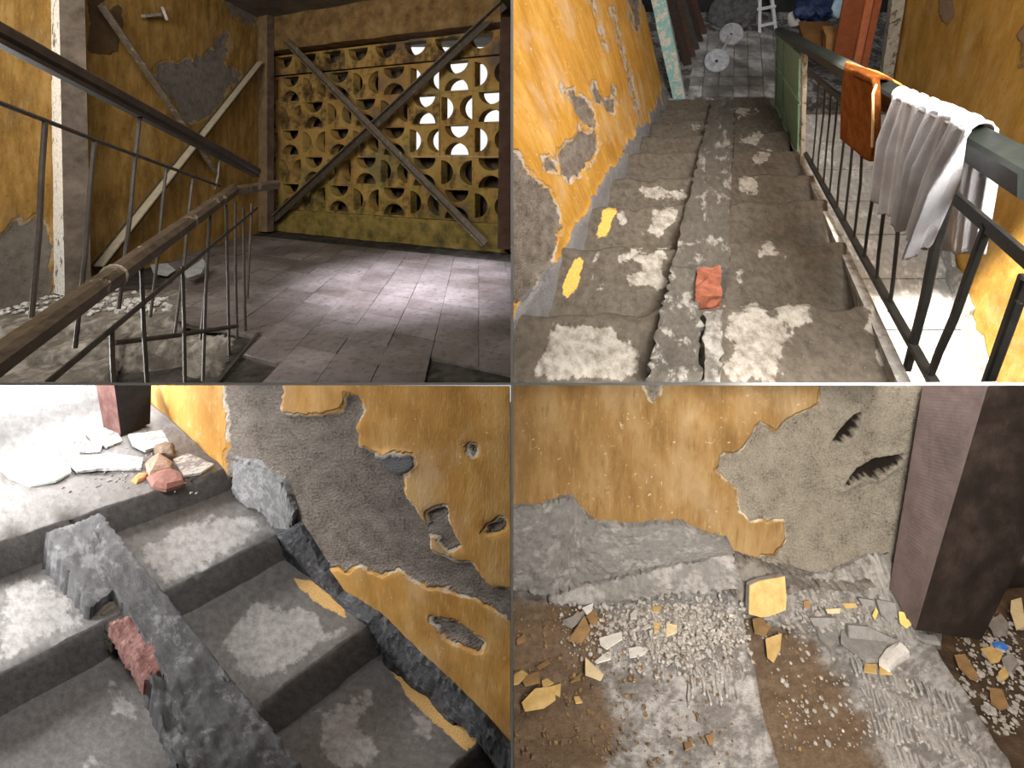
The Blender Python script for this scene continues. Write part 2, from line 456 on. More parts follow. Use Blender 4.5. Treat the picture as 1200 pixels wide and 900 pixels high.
V, F = prism([(-8, -1.4, 4.6), (8, -1.4, 4.6), (8, 6.2, 4.6), (-8, 6.2, 4.6)], (0, 0, .2))
mk('ceiling', V, F, blocker_m, label='plain added roof slab high over the places, keeping sky light out', cat='ceiling', kind='structure')
for sx, nm in ((-1, 'left'), (1, 'right')):
    V, F = prism([(sx*8, -1.4, -3.6), (sx*8, 6.2, -3.6), (sx*8, 6.2, 4.6), (sx*8, -1.4, 4.6)], (sx*.2, 0, 0))
    mk('wall_'+nm, V, F, blocker_m, label='plain added wall far to the %s of the places, keeping sky light out' % nm, cat='wall', kind='structure')

# ================================================================== PLACE 1 (upper left): tiled landing with a pierced block screen
def q4(L, ox=0, oy=0, k=4.0): return [(ox+x/k, oy+y/k) for x, y in L]
FL1 = Plane((0, 0, 0), (0, 0, 1))
A1 = FL1.at(316, 268); B1 = FL1.at(572, 292)
e_back = (B1-A1).normalized()
n_back = Vector((e_back.y, -e_back.x, 0)).normalized()
if n_back.y > 0: n_back = -n_back
BK1 = Plane(A1, n_back)
LW1 = Plane((A1.x, 0, 0), (1, 0, 0))
CEIL1 = 3.42

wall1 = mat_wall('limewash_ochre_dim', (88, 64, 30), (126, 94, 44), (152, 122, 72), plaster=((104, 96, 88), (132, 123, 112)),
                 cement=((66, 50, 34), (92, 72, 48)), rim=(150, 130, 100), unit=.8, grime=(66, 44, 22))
concrete_dark1 = mat_concrete('landing_screed', (30, 27, 23), (46, 42, 36), (66, 61, 54), scale=4, bump=.6)
peelA = q4([(730, 320), (780, 300), (850, 290), (930, 255), (1000, 235), (1010, 190), (1055, 170), (1062, 300), (1110, 380), (1060, 430), (1010, 530), (950, 560), (880, 570), (820, 480), (760, 420), (728, 370)])
peelB = [(-60, 284), (2, 274), (16, 256), (28, 262), (46, 256), (60, 300), (62, 420), (-60, 430)]
darkA = q4([(400, -40), (470, -40), (490, 60), (540, 40), (575, 150), (540, 240), (430, 255), (392, 262)])
peelC = [(258, -10), (300, 4), (303, 30), (285, 26), (270, 12)]
def w1h(S, T, X, Y):
    m = np.maximum(sdf(peelA, X, Y), np.maximum(sdf(peelB, X, Y), sdf(peelC, X, Y)))
    rag = (fbm(S*6, T*6, 3)-.5)*22
    d = np.clip((m+rag)/2, -1, 1)
    return -.012*(d+1)/2+(fbm(S*3, T*3, 5)-.5)*.03+(fbm(S*25, T*25, 8)-.5)*.006
def w1a(S, T, X, Y):
    m = np.maximum(sdf(peelA, X, Y), np.maximum(sdf(peelB, X, Y), sdf(peelC, X, Y)))
    rag = (fbm(S*6, T*6, 3)-.5)*22
    return {'plaster': m+rag, 'cement': sdf(darkA, X, Y)+rag}
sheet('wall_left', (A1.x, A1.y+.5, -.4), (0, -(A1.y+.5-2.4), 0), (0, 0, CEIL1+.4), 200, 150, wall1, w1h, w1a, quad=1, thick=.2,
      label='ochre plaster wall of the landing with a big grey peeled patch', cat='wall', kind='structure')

# ceiling and beam
ceil1 = mat_mottled('ceiling_soot', (62, 56, 46), (92, 84, 70), (112, 102, 86), scale=3, bump=.3)
def c1h(S, T, X, Y): return (fbm(S*2, T*2, 11)-.5)*.04
sheet('ceiling', (A1.x-.1, 2.2, CEIL1), (A1.x*-1+.1+.6, 0, 0), (0, 7.2, 0), 60, 60, ceil1, c1h, quad=1, thick=.15,
      label='grimy plaster ceiling above the pierced screen', cat='ceiling', kind='structure')
beam1 = mat_mottled('beam_plaster', (70, 52, 30), (110, 84, 48), (134, 108, 72), scale=5, bump=.5)
bt = BK1.at(345, 28, .16); bb = BK1.at(345, 60, .16)
s0 = A1-e_back*.05
V, F = bar(s0+n_back*.05+Vector((0, 0, 3.18)), s0+e_back*4.4+n_back*.05+Vector((0, 0, 3.18)), .34, .58, bev=.05, n=24, wob=.008)
mk('trim_1', V, F, beam1, quad=1, label='stained concrete beam over the pierced block screen', cat='beam', kind='structure')

# pierced screen: every block a piece of the wall
blk = NT('pierced_block_ochre')
oi = blk.t.nodes.new('ShaderNodeObjectInfo').outputs['Random']
bz = blk.noise(5, 6, .65); bf = blk.noise(60, 4, .7)
pos = blk.t.nodes.new('ShaderNodeNewGeometry').outputs['Position']
sep = blk.t.nodes.new('ShaderNodeSeparateXYZ'); blk.link(pos, sep.inputs[0])
wn = blk.noise(1.1, 4, .6, pos)
bc = blk.ramp(wn, (.34, (108, 98, 62)), (.46, (152, 122, 66)), (.58, (136, 104, 56)), (.68, (92, 78, 64)))
bc = blk.mix(blk.step(blk.math('ADD', bz, blk.math('MULTIPLY', oi, .2)), .55, .78), bc, lin((74, 56, 34)))
bc = blk.mix(blk.math('MULTIPLY', blk.step(bf, .55, .7), .5), bc, lin((46, 38, 24)))
# moss on the lowest courses
moss = blk.math('MULTIPLY', blk.step(blk.math('SUBTRACT', 1.5, sep.outputs[2]), .2, 1.2), blk.step(blk.noise(4, 5, .7, pos), .42, .62))
bc = blk.mix(blk.math('MULTIPLY', moss, .7), bc, lin((92, 92, 38)))
blk.bump(blk.math('ADD', bz, bf), .5, .008)
blk_m = blk.done(bc, .9, .15)
screen = empty('wall_back', A1, 'pierced ochre wall of half-round block openings behind the landing', 'wall', kind='structure')
CELL_W, CELL_H, BT = .52, .435, .16
def cell_mesh(w, h, halves):
    """block with half-round openings: halves = list of (cx, cz, rx, rz, a0) half-discs"""
    bm = bmesh.new()
    def loop(pts):
        vs = [bm.verts.new((x, 0, z)) for x, z in pts]
        return [bm.edges.new((vs[i], vs[(i+1) % len(vs)])) for i in range(len(vs))]
    g = .001
    ed = loop([(-w/2+g, -h/2+g), (w/2-g, -h/2+g), (w/2-g, h/2-g), (-w/2+g, h/2-g)])
    for (cx, cz, rx, rz, a0) in halves:
        pts = []
        for k in range(13):
            a = a0+math.pi*k/12; pts.append((cx+rx*math.cos(a), cz+rz*math.sin(a)))
        ed += loop(pts)
    bmesh.ops.triangle_fill(bm, use_beauty=True, edges=ed)
    bmesh.ops.recalc_face_normals(bm, faces=bm.faces)
    r = bmesh.ops.extrude_face_region(bm, geom=bm.faces[:])
    bmesh.ops.translate(bm, verts=[v for v in r['geom'] if isinstance(v, bmesh.types.BMVert)], vec=(0, BT, 0))
    bmesh.ops.recalc_face_normals(bm, faces=bm.faces)
    me = bpy.data.meshes.new('pierced_block'); bm.to_mesh(me); bm.free(); me.materials.append(blk_m); return me
mV = cell_mesh(CELL_W, CELL_H, [(0, .197, .185, .165, math.pi), (0, -.197, .185, .165, 0)])
mH = cell_mesh(CELL_W, CELL_H, [(-.24, 0, .19, .165, -math.pi/2), (.24, 0, .19, .165, math.pi/2)])
mT = cell_mesh(CELL_W, .32, [(0, .13, .19, .19, math.pi)])
ang = math.atan2(e_back.y, e_back.x)
def block(me, s, z):
    o = bpy.data.objects.new('pierced_block', me); COL.objects.link(o); o.parent = screen
    rs = random.Random(int(s*100+z*1000))
    o.location = (A1+e_back*s+Vector((0, 0, z))-n_back*rs.uniform(.0, .012)-A1) + Vector((0, 0, 0))
    o.rotation_euler = (0, 0, ang)
    if (A1+e_back*(s+.3)).x > -.02:                              # trimmed at the panel
        o.data = me.copy(); bm = bmesh.new(); bm.from_mesh(o.data)
        c = (A1+e_back*s); lim = (-.008-c.x)/e_back.x
        bmesh.ops.bisect_plane(bm, geom=bm.verts[:]+bm.edges[:]+bm.faces[:], plane_co=(min(lim, CELL_W), 0, 0), plane_no=(1, 0, 0), clear_outer=True)
        bm.to_mesh(o.data); bm.free()
        if not o.data.polygons: bpy.data.objects.remove(o)
s_ref = (BK1.at(575, 87)-A1).dot(e_back)       # a column centre read off the photograph
for i in range(-9, 3):
    s = s_ref+i*CELL_W
    if s < -.2 or s-CELL_W/2 > 4.36: continue
    for j, z in enumerate((.56, .995, 1.43, 1.865, 2.30)):
        block(mV if (i+j) % 2 == 1 else mH, s, z)
    block(mT, s+.37, 2.70)
plinth_m = mat_mottled('plinth_moss', (60, 54, 28), (112, 96, 46), (140, 116, 64), scale=6, bump=.6, fine=60)
V, F = bar(A1-e_back*.1+Vector((0, 0, .14))-n_back*.06, A1+e_back*4.36+Vector((0, 0, .14))-n_back*.06, .2, .40, bev=.06, n=40, wob=.006, seed=4)
mk('plinth', V, F, plinth_m, screen, quad=1)
# what stands beyond the screen: neighbouring brick wall, seen dimly through the openings
ngb = NT('neighbour_brick'); br = ngb.t.nodes.new('ShaderNodeTexBrick'); ngb.link(ngb.scale(ngb.obj(), 1.0), br.inputs['Vector'])
br.inputs['Scale'].default_value = 3.2; br.inputs[1].default_value = lin((74, 60, 50)); br.inputs[2].default_value = lin((56, 46, 40)); br.inputs[3].default_value = lin((38, 33, 30))
ngb_m = ngb.done(ngb.mix(ngb.step(ngb.noise(3, 5, .6), .4, .65), br.outputs[0], lin((92, 80, 66))), .95)
def back_box(s0_, s1_, z0, z1, off, th=.2):
    a = A1+e_back*s0_-n_back*off; b = A1+e_back*s1_-n_back*off
    return prism([a+Vector((0, 0, z0)), b+Vector((0, 0, z0)), b+Vector((0, 0, z1)), a+Vector((0, 0, z1))], -n_back*th)
s_split = (BK1.at(453, 100)-A1).dot(e_back)
V, F = join(back_box(-1.2, s_split, -.3, 3.6, .34), back_box(s_split, 4.9, -.3, 1.20, .34))
mk('wall_exterior', V, F, ngb_m, quad=1, label='dim brick wall of the neighbour seen through the lower openings', cat='wall', kind='structure')

# ---- floor: screed with single tiles laid on it
def f1h(S, T, X, Y): return (fbm(S*2.5, T*2.5, 21)-.5)*.03-.022+(fbm(S*14, T*14, 23)-.5)*.008
floor1 = sheet('floor', (-4.3, 2.4, 0), (4.3, 0, 0), (0, 6.0, 0), 220, 220, concrete_dark1, f1h, quad=1,
      label='dirty landing floor laid with worn grey tiles', cat='floor', kind='structure')
WELL1 = [(-90, 384), (60, 379), (205, 371), (214, 384), (276, 394), (262, 432), (240, 470), (-90, 470)]   # stairwell opening, no floor here
bm = bmesh.new(); bm.from_mesh(floor1.data); bm.faces.ensure_lookup_table()
fc_ = np.array([tuple(f.calc_center_median()+ORG[floor1]) for f in bm.faces]); X, Y = topx(fc_); s_ = sdf(WELL1, X, Y)
bmesh.ops.delete(bm, geom=[f for f, v in zip(bm.faces, s_) if v > 0], context='FACES'); bm.to_mesh(floor1.data); bm.free()
tl = NT('worn_cement_tile')
oi = tl.t.nodes.new('ShaderNodeObjectInfo').outputs['Random']
tp = tl.t.nodes.new('ShaderNodeNewGeometry').outputs['Position']
t1 = tl.noise(1.3, 5, .6, tp); t2 = tl.noise(22, 5, .7, tp); t3 = tl.noise(90, 3, .7, tp)
tc = tl.ramp(tl.math('ADD', tl.math('MULTIPLY', oi, .12), tl.math('MULTIPLY', t1, .88)), (.3, (66, 56, 50)), (.5, (96, 88, 84)), (.7, (124, 116, 112)))
tc = tl.mix(tl.math('MULTIPLY', tl.step(t2, .5, .68), .6), tc, lin((46, 40, 35)))
tl.bump(tl.math('ADD', t2, tl.math('MULTIPLY', t3, .4)), .35, .006)
tile_m = tl.done(tc, tl.math('ADD', .34, tl.math('MULTIPLY', t2, .35)), .4)
e_dep = (FL1.at(561, 300)-FL1.at(561, 430)).normalized(); e_dep = (px(561, 180, 1)-px(600, 180, 0)); e_dep.z = 0; e_dep.normalize()
TU, TV = e_back*.333, e_dep*.25
def tile_mesh():
    g = .985
    c = [(-.5, -.5), (.5, -.5), (.5, .5), (-.5, .5)]
    top = [(TU*a*g+TV*b*g+Vector((0, 0, .006))) for a, b in c]; mid = [(TU*a+TV*b)*.997+Vector((0, 0, .001)) for a, b in c]; bot = [(TU*a+TV*b)*.997+Vector((0, 0, -.03)) for a, b in c]
    V = top+mid+bot
    F = [[0, 1, 2, 3]]+[[i, 4+i, 4+(i+1) % 4, (i+1) % 4] for i in range(4)]+[[4+i, 8+i, 8+(i+1) % 4, 4+(i+1) % 4] for i in range(4)]+[[11, 10, 9, 8]]
    me = bpy.data.meshes.new('tile'); me.from_pydata([tuple(v) for v in V], [], fix_normals(V, F)); me.materials.append(tile_m); return me
tm = tile_mesh(); o_t = FL1.at(561, 430)
rs = random.Random(5); nt = 0
cand = []
for i in range(-14, 12):
    for j in range(-8, 18):
        c = o_t+TU*(i+.5)+TV*(j+.5)
        cs = [c+TU*a+TV*b for a, b in ((-.5, -.5), (.5, -.5), (.5, .5), (-.5, .5))]
        if min(p.x for p in cs) > -.03 or c.y < 2.3: continue
        X, Y = topx(np.array([tuple(c)])); X, Y = X[0], Y[0]
        CX, CY = topx(np.array([tuple(p) for p in cs]))
        if CY.max() > 449 and Y > 462: continue
        if X < 215 - (Y-380)*-.2 and Y > 300: continue            # stair edge on the left
        if X < 200: continue
        if max(sdf(WELL1, CX, CY).max(), sdf(WELL1, np.array([X]), np.array([Y])).max()) > 1: continue
        if (c-A1).dot(n_back) < .55: continue                       # rubbish strip along the wall
        if (i, j) in ((-1, -1), (0, -1), (1, -1), (-1, -2), (0, -2), (1, -2), (2, -1), (2, -2)): continue   # broken out
        cand.append((c, max(CY) > 449 or max(p.x for p in cs) > -.01))
for c, edgy in cand:
    o = bpy.data.objects.new('tile', tm); COL.objects.link(o); o.parent = floor1
    if edgy:                                                        # trimmed at the panel
        o.data = tm.copy(); clip_mesh(o.data, c, 1)
    o.location = c+Vector((0, 0, rs.uniform(-.004, .003)))-ORG[floor1]
    o.rotation_euler = (rs.uniform(-.006, .006), rs.uniform(-.006, .006), 0)

# ---- posts
post_paint = mat_wood('post_white_flaking', (104, 92, 78), (120, 108, 92), chip=(236, 232, 222), chip_amt=.40, scale=(10, 10, 2))
post_grey = mat_mottled('post_grey_brown', (44, 37, 30), (72, 62, 53), (90, 79, 69), scale=6, bump=.3)
post_brown = mat_mottled('post_brown', (44, 34, 26), (70, 56, 44), (92, 76, 60), scale=6, bump=.4)
def px_post(name, L, M, R, Dl, Dm, Dr, mats, parent, top_bot, fm):
    """square post from three traced vertical edges; L/M/R = (x at top, x at bottom)"""
    yt, yb = top_bot
    lo = [px(L[1], yb[0], Dl), px(M[1], yb[1], Dm), px(R[1], yb[2], Dr)]
    hi = [px(L[0], yt, Dl), px(M[0], yt, Dm), px(R[0], yt, Dr)]
    lo.append(lo[0]+lo[2]-lo[1]); hi.append(hi[0]+hi[2]-hi[1])
    V = lo+hi; n = 70; VV = []
    rs = random.Random(len(name))
    for k in range(n+1):
        for i in range(4):
            VV.append(lo[i].lerp(hi[i], k/n))
    F = []; M_ = []
    for k in range(n):
        for i in range(4): F.append([k*4+i, k*4+(i+1) % 4, (k+1)*4+(i+1) % 4, (k+1)*4+i]); M_.append(fm[i])
    F.append([3, 2, 1, 0]); F.append([n*4+i for i in range(4)]); M_ += [0, 0]
    return VV, F, M_
def post(name, L, M, R, D3, mats, top_bot, fm, label, quad, group=None):
    V, F, M_ = px_post(name, L, M, R, D3[0], D3[1], D3[2], mats, None, top_bot, fm)
    return mk(name, V, F, None, mats=mats, fmat=M_, quad=quad, label=label, cat='post', group=group)
post('timber_post', (47, 57), (68, 76), (98, 107), (4.12, 3.95, 4.05), [post_paint, post_grey], (-60, (342, 347, 343)), (0, 1, 1, 1),
     'upright post with flaking white paint on one face beside the ochre wall', 1)
post('timber_post', (300, 301), (313, 313), (321, 321), (7.35, 7.2, 7.3), [mat_mottled('post_tan', (96, 78, 54), (132, 110, 82), scale=6), post_brown], (16, (271, 272, 271)), (0, 1, 1, 1),
     'slim brown post in the corner between plaster wall and pierced screen', 1)
post('timber_post', (586, 583), (588, 585), (606, 606), (5.75, 5.7, 5.75), [post_brown, mat_mottled('post_red_brown', (56, 38, 28), (84, 60, 46), scale=6)], (20, (291, 292, 292)), (0, 1, 1, 1),
     'dark reddish post at the end of the pierced screen', 1)

# ---- diagonal braces
steel_rust = mat_wood('brace_rusty', (58, 48, 38), (104, 92, 76), chip=(128, 116, 98), chip_amt=.58, scale=(6, 6, 6), rough=.6)
steel_dark = mat_wood('brace_dark', (40, 34, 27), (74, 64, 50), chip=(100, 88, 70), chip_amt=.6, scale=(6, 6, 6))
def brace(a, b, w, h, mat, label, up, extra=None):
    t = empty('diagonal_brace', (a if a.z < b.z else b), label, 'brace', 'diagonal braces on the landing walls')
    V, F = bar(a, b, w, h, up=up, bev=.05); mk('flange', V, F, mat, t, quad=1)
    u = Vector(up).normalized(); d = (b-a).normalized(); x = d.cross(u).normalized()
    V, F = bar(a+x*(w*.42)+u*h*.5+u*w*.35, b+x*(w*.42)+u*h*.5+u*w*.35, w*.16, w*.7, up=up, bev=.05); mk('web', V, F, extra or mat, t, quad=1)
    return t
xw = LW1.n
brace(LW1.at(118, 5, .16), LW1.at(253, 201, .16), .075, .02, steel_rust, 'thin brace falling away from the upper corner across the ochre plaster wall', xw)
light_edge = mat_wood('brace_pale_edge', (128, 116, 96), (160, 148, 126), scale=(6, 6, 6))
brace(LW1.at(302, 76, .10), LW1.at(112, 316, .10), .12, .03, steel_dark, 'broad brace with a pale edge rising to the corner post', xw, light_edge)
brace(BK1.at(592, 6, .20), BK1.at(322, 257, .20), .10, .025, steel_dark, 'brace rising across the pierced screen to the beam end', n_back, steel_rust)
brace(BK1.at(337, 48, .26), BK1.at(570, 285, .26), .085, .025, steel_rust, 'brace falling across the pierced screen from the corner post', n_back)

# ---- upper railing
rail_wood = mat_wood('handrail_wood', (24, 18, 13), (56, 44, 33), chip=(86, 72, 56), chip_amt=.68, scale=(5, 5, 5), rough=.5, spec=.45)
rail_iron = mat_wood('rail_iron', (36, 30, 25), (68, 60, 51), scale=(8, 8, 3), rough=.55)
def rail_thing(base, label): return empty('stair_railing', base, label, 'railing', 'railings round the landing stairs')
ua, ub = px(-40, 16, 1.42), px(301, 201, 3.4)
up_dir = Vector((0, 0, 1))
RP1 = plane3(ua, ub, ub+Vector((0, 0, -1)))
t = rail_thing(px(150, 380, 2.0), 'upper stair railing with a dark double handrail crossing the white post')
V, F = bar(ua, ub, .06, .05, bev=.2, n=12, wob=.001); mk('handrail', V, F, rail_wood, t, quad=1)
dl = Vector((0, 0, -.036))
V, F = bar(ua+dl, ub+dl, .042, .018, bev=.1); mk('rail_strip', V, F, rail_wood, t, quad=1)
V, F = tube([RP1.at(-30, 109), RP1.at(130, 171), RP1.at(258, 218)], .0085, 8); mk('lower_rail', V, F, rail_iron, t, quad=1)
for (x0, y0, x1, y1) in ((53, 143, 37, 372), (111, 166, 88, 408), (164, 137, 139, 362), (195, 197, 176, 372), (226, 210, 205, 390), (258, 187, 252, 222), (247, 250, 235, 398)):
    a, b = RP1.at(x0, y0), RP1.at(x1, y1)
    mid = a.lerp(b, .55)+Vector((.006, 0, 0))
    V, F = tube([a, a.lerp(b, .25), mid, b], .0075+.0015*(x0 < 170), 7); mk('baluster', V, F, rail_iron, t, quad=1)
V, F = tube([px(133, 402, 1.9), px(200, 394, 2.3), px(278, 382, 2.75)], .012, 8); mk('bottom_rail', V, F, rail_iron, t, quad=1)

# ---- lower railing
la, lk, lb = px(-25, 438, 1.12), px(272, 224, 2.95), px(324, 216, 3.3)
t = rail_thing(px(150, 440, 2.2), 'lower stair railing with a thick worn round handrail bending to the landing')
lr = mat_wood('handrail_worn', (28, 22, 16), (76, 62, 47), chip=(116, 102, 82), chip_amt=.60, scale=(9, 3, 9), rough=.5, spec=.35)
V, F = join(bar(la, lk+(lk-la).normalized()*.03, .078, .07, bev=.26, n=20, wob=.0012, seed=2), bar(lk, lb, .07, .06, bev=.26, n=6, wob=.001, seed=3)); hr = mk('handrail', V, F, lr, t, quad=1)
jp = px(96, 352, 1.5)
V, F = tube([la.lerp(lk, .3), la.lerp(lk, .3)+(lk-la)*.004], .046, 14); mk('joint_ring', V, F, mat_mottled('ring_pale', (120, 108, 92), (150, 138, 120)), hr)
RP2 = plane3(la, lk, lk+Vector((0, 0, -1)))
V, F = bar(RP2.at(52, 452), RP2.at(302, 243), .008, .022, bev=.1); mk('lower_rail', V, F, rail_iron, t, quad=1)
for (x0, y0, x1, y1) in ((131, 385, 134, 455), (166, 310, 173, 455), (214, 312, 217, 455), (246, 250, 238, 446), (265, 240, 269, 432), (285, 243, 288, 402), (276, 236, 278, 396), (295, 238, 290, 350)):
    a, b = RP2.at(x0, y0), RP2.at(x1, y1)
    V, F = tube([a, a.lerp(b, .5)+Vector((random.uniform(-.006, .006), 0, 0)), b], .0085, 7); mk('baluster', V, F, rail_iron, t, quad=1)
V, F = bar(px(252, 452, 2.5), px(303, 390, 3.15), .02, .012, bev=.1); mk('bottom_rail', V, F, rail_iron, t, quad=1)

# ---- worn steps going down at lower left
stone1 = mat_concrete('worn_step_stone', (76, 69, 61), (104, 97, 88), (140, 133, 123), scale=5, lo=.4, hi=.66, bump=.8)
stairs1 = empty('staircase', px(110, 400, 3.1), 'broken worn concrete steps under the railings of the landing', 'staircase', kind='structure')
def step_prof(top_back, top_nose, drop, depth_dir, rn=.03, nb=8):
    """profile points with weights: tread from back to nose, round nose, riser down, closed underneath"""
    tb, tn = Vector(top_back), Vector(top_nose); u = Vector(drop).normalized(); d = (tn-tb).normalized()
    P = []
    for k in range(nb): P.append((tb.lerp(tn-d*rn, k/(nb-1)), 1.0 if k else .2))
    for k in range(1, 6):
        a = math.pi/2*k/6
        P.append((tn-d*rn+u*rn+d*rn*math.sin(a)-u*rn*math.cos(a), 1.3))
    for k in range(1, 7): P.append((tn+u*(rn+(Vector(drop).length-rn)*k/6), .9))
    P.append((tb+Vector(drop), 0))
    return P
dn = Vector((0, 0, -1))
def stepbox(xa, ya, xb, yb, z, depth, h, seed, jit, mat, parent, name='step', rn=.05):
    pl = Plane((0, 0, z), (0, 0, 1)); a, b = pl.at(xa, ya), pl.at(xb, yb)
    E = b-a; d = Vector((E.y, -E.x, 0)).normalized()
    if d.y > 0: d = -d
    P = step_prof(a-d*depth, a, dn*h, d, rn)
    return sweep(name, P, E, 60, mat, jit=jit, seed=seed, parent=parent, quad=1)
stepbox(-60, 388, 218, 371, 0.0, .9, .2, 3, .02, stone1, stairs1)
stepbox(-60, 428, 140, 402, -.07, .55, .2, 9, .035, stone1, stairs1, rn=.05)
stepbox(128, 405, 214, 398, -.10, .42, .3, 15, .07, stone1, stairs1, rn=.1)
stepbox(210, 398, 277, 396, -.04, .34, .34, 19, .07, stone1, stairs1, rn=.1)
stepbox(-60, 466, 128, 432, -.16, .45, .3, 27, .06, stone1, stairs1, rn=.06)

pl_ = Plane((0, 0, -.30), (0, 0, 1))  # added slab closing the gaps so the lamp below stays hidden
V, F = prism([pl_.at(x, y) for x, y in ((-120, 384), (60, 380), (215, 372), (286, 396), (262, 440), (240, 490), (-120, 520))], (0, 0, -.12)); mk('added_stair_filler', V, F, concrete_dark1, stairs1, quad=1)
# ---- rubbish on the landing
plaster_bit = mat_mottled('plaster_rubble', (126, 121, 114), (164, 159, 152), (190, 186, 180), scale=30, bump=.6)
rs = random.Random(12)
parts_ = []
for k in range(260):
    x = rs.gauss(60, 45); y = rs.uniform(342, 372)-abs(x-60)*.05
    if rs.random() < .35: x = rs.uniform(120, 200); y = rs.uniform(350, 366)
    if x < -20: continue
    parts_.append(rock_data(FL1.at(x, y)+Vector((0, 0, .01)), rs.uniform(.008, .035), k, (1, 1, .6), 1))
V, F = join(*parts_); mk('rubble', V, F, plaster_bit, label='white plaster crumbs heaped at the foot of the flaking post', cat='rubble', kind='stuff', quad=1)
def scrap(name, pts, plane, th, mat, quad, label, cat, group=None, lift=.004, curl=.0, parent=None, seed=1):
    """thin flake or scrap from a traced outline, lying on a surface, slightly tilted"""
    base = [plane.at(x, y) for x, y in pts]
    c = sum(base, Vector())/len(base); rs = random.Random(seed)
    tx, ty = rs.uniform(-curl, curl), rs.uniform(-curl, curl)
    n = plane.n; a = n.orthogonal().normalized(); b = n.cross(a)
    r = max((p-c).length for p in base)
    lo = []
    for p in base:
        d = p-c; lo.append(p+n*(lift+abs(tx)*r+abs(ty)*r+d.dot(a)*tx+d.dot(b)*ty))
    V, F = prism(lo, n*th)
    # lift the rim a little: a centre vertex makes the flake dished
    return mk(name, V, F, mat, parent=parent, quad=quad, label=label, cat=cat, group=group)
paper = mat_mottled('scrap_paper', (110, 110, 106), (146, 146, 142), scale=12, bump=.2)
scrap('paper_scrap', [(215, 336), (238, 321), (241, 325), (236, 333), (219, 340)], FL1, .006, paper, 1, 'crumpled pale paper scrap on the landing behind the balusters', 'paper', curl=.25)
scrap('paper_scrap', [(176, 322), (196, 318), (206, 322), (196, 328), (180, 328)], FL1, .006, paper, 1, 'pale torn scrap lying closer to the ochre wall', 'paper', curl=.2)
bracket_m = mat_mottled('bracket_metal', (96, 90, 82), (150, 142, 130), scale=20, rough=.4)
br_t = empty('wall_bracket', LW1.at(184, 20, .05), 'broken pale lamp bracket high on the ochre plaster wall', 'bracket')
V, F = bar(LW1.at(168, 19, .07), LW1.at(187, 17, .07), .05, .03); mk('plate', V, F, bracket_m, br_t)
V, F = bar(LW1.at(190, 8, .06), LW1.at(196, 24, .1), .02, .03); mk('hook', V, F, bracket_m, br_t)

# ================================================================== PLACE 2 (upper right): stairs going down beside a railing
C2 = 1.32
NP2 = Plane((0, 0, CAMZ-C2), (0, -1/3, 1))              # plane through the step edges
S2 = Vector((254, 540, 180)).normalized()               # down the flight
U2 = Vector((-.40, -.64, .72)).normalized()             # upright of this place
h2 = .27
wall2 = mat_wall('limewash_orange', (158, 110, 38), (188, 138, 56), (206, 166, 98), plaster=((122, 110, 98), (190, 178, 164)),
                 cement=((112, 108, 108), (150, 146, 144)), rim=(214, 204, 190), unit=1.0, grime=(150, 96, 40), streak=(7, 2.0, 7))
step2_m = mat_concrete('stair_concrete', (70, 62, 52), (100, 91, 79), (164, 156, 144), scale=6, lo=.47, hi=.56, bump=.55, attrmask=True, yellow=(214, 170, 84))
strip2_m = mat_concrete('cement_strip', (76, 70, 62), (98, 92, 83), (150, 145, 136), scale=11, lo=.54, hi=.66, bump=.6, flat=True)
noses = [((620, 364), (1022, 351)), ((678, 288), (990, 279)), ((711, 241), (968, 233)), ((731, 207), (953, 201)), ((747, 179), (935, 175)),
         ((764, 159), (924, 154)), ((774, 141), (918, 138)), ((780, 127), (912, 125)), ((784, 116), (910, 114))]
pale2 = [[(630, 380), (715, 377), (752, 405), (752, 430), (738, 452), (625, 452)], [(850, 358), (945, 355), (950, 380), (925, 400), (920, 452), (850, 452)],
         [(690, 296), (705, 298), (708, 318), (694, 322)], [(735, 288), (788, 287), (782, 345), (745, 345), (705, 338), (712, 326), (740, 318), (728, 300)],
         [(885, 283), (922, 281), (918, 302), (890, 304)], [(853, 330), (866, 307), (876, 330), (864, 342)], [(752, 246), (800, 243), (796, 262), (772, 280), (752, 276), (762, 262)],
         [(722, 251), (735, 250), (738, 262), (726, 264)], [(862, 207), (885, 205), (886, 228), (862, 229)], [(752, 222), (806, 215), (808, 235), (760, 236)], [(878, 240), (892, 240), (890, 258), (880, 260)],
         [(880, 179), (905, 177), (900, 196), (880, 196)], [(862, 158), (890, 156), (886, 170), (862, 172)], [(795, 145), (825, 143), (825, 153), (797, 155)], [(868, 130), (905, 128), (905, 136), (868, 137)],
         [(1012, 345), (1035, 347), (1062, 452), (1035, 452), (1015, 390)]]
yel2 = [[(706, 246), (724, 243), (712, 274), (700, 281)], [(676, 300), (684, 306), (678, 336), (664, 350), (657, 346), (664, 325)]]
def a2(S, T, X, Y):
    m = np.full(X.shape, -60.0)
    for p in pale2: m = np.maximum(m, sdf(p, X, Y))
    y = np.full(X.shape, -60.0)
    for p in yel2: y = np.maximum(y, sdf(p, X, Y))
    return {'pale': np.clip(m+(fbm(X*.07, Y*.07, 77)-.5)*34, -14, 22)+6, 'yellow': y+(fbm(X*.2, Y*.2, 78)-.5)*8}
stairs2 = empty('staircase', px(850, 250, 2.9), 'straight flight of worn concrete steps going down past the railing', 'staircase', kind='structure')
L2 = [NP2.at(*n[0]) for n in noses]; R2 = [NP2.at(*n[1]) for n in noses]
mid_len = (L2[0]-L2[1]).length
H2 = ((L2[4]-L2[2]).normalized()*((L2[6]-L2[0]).length/6)+U2*h2).normalized()
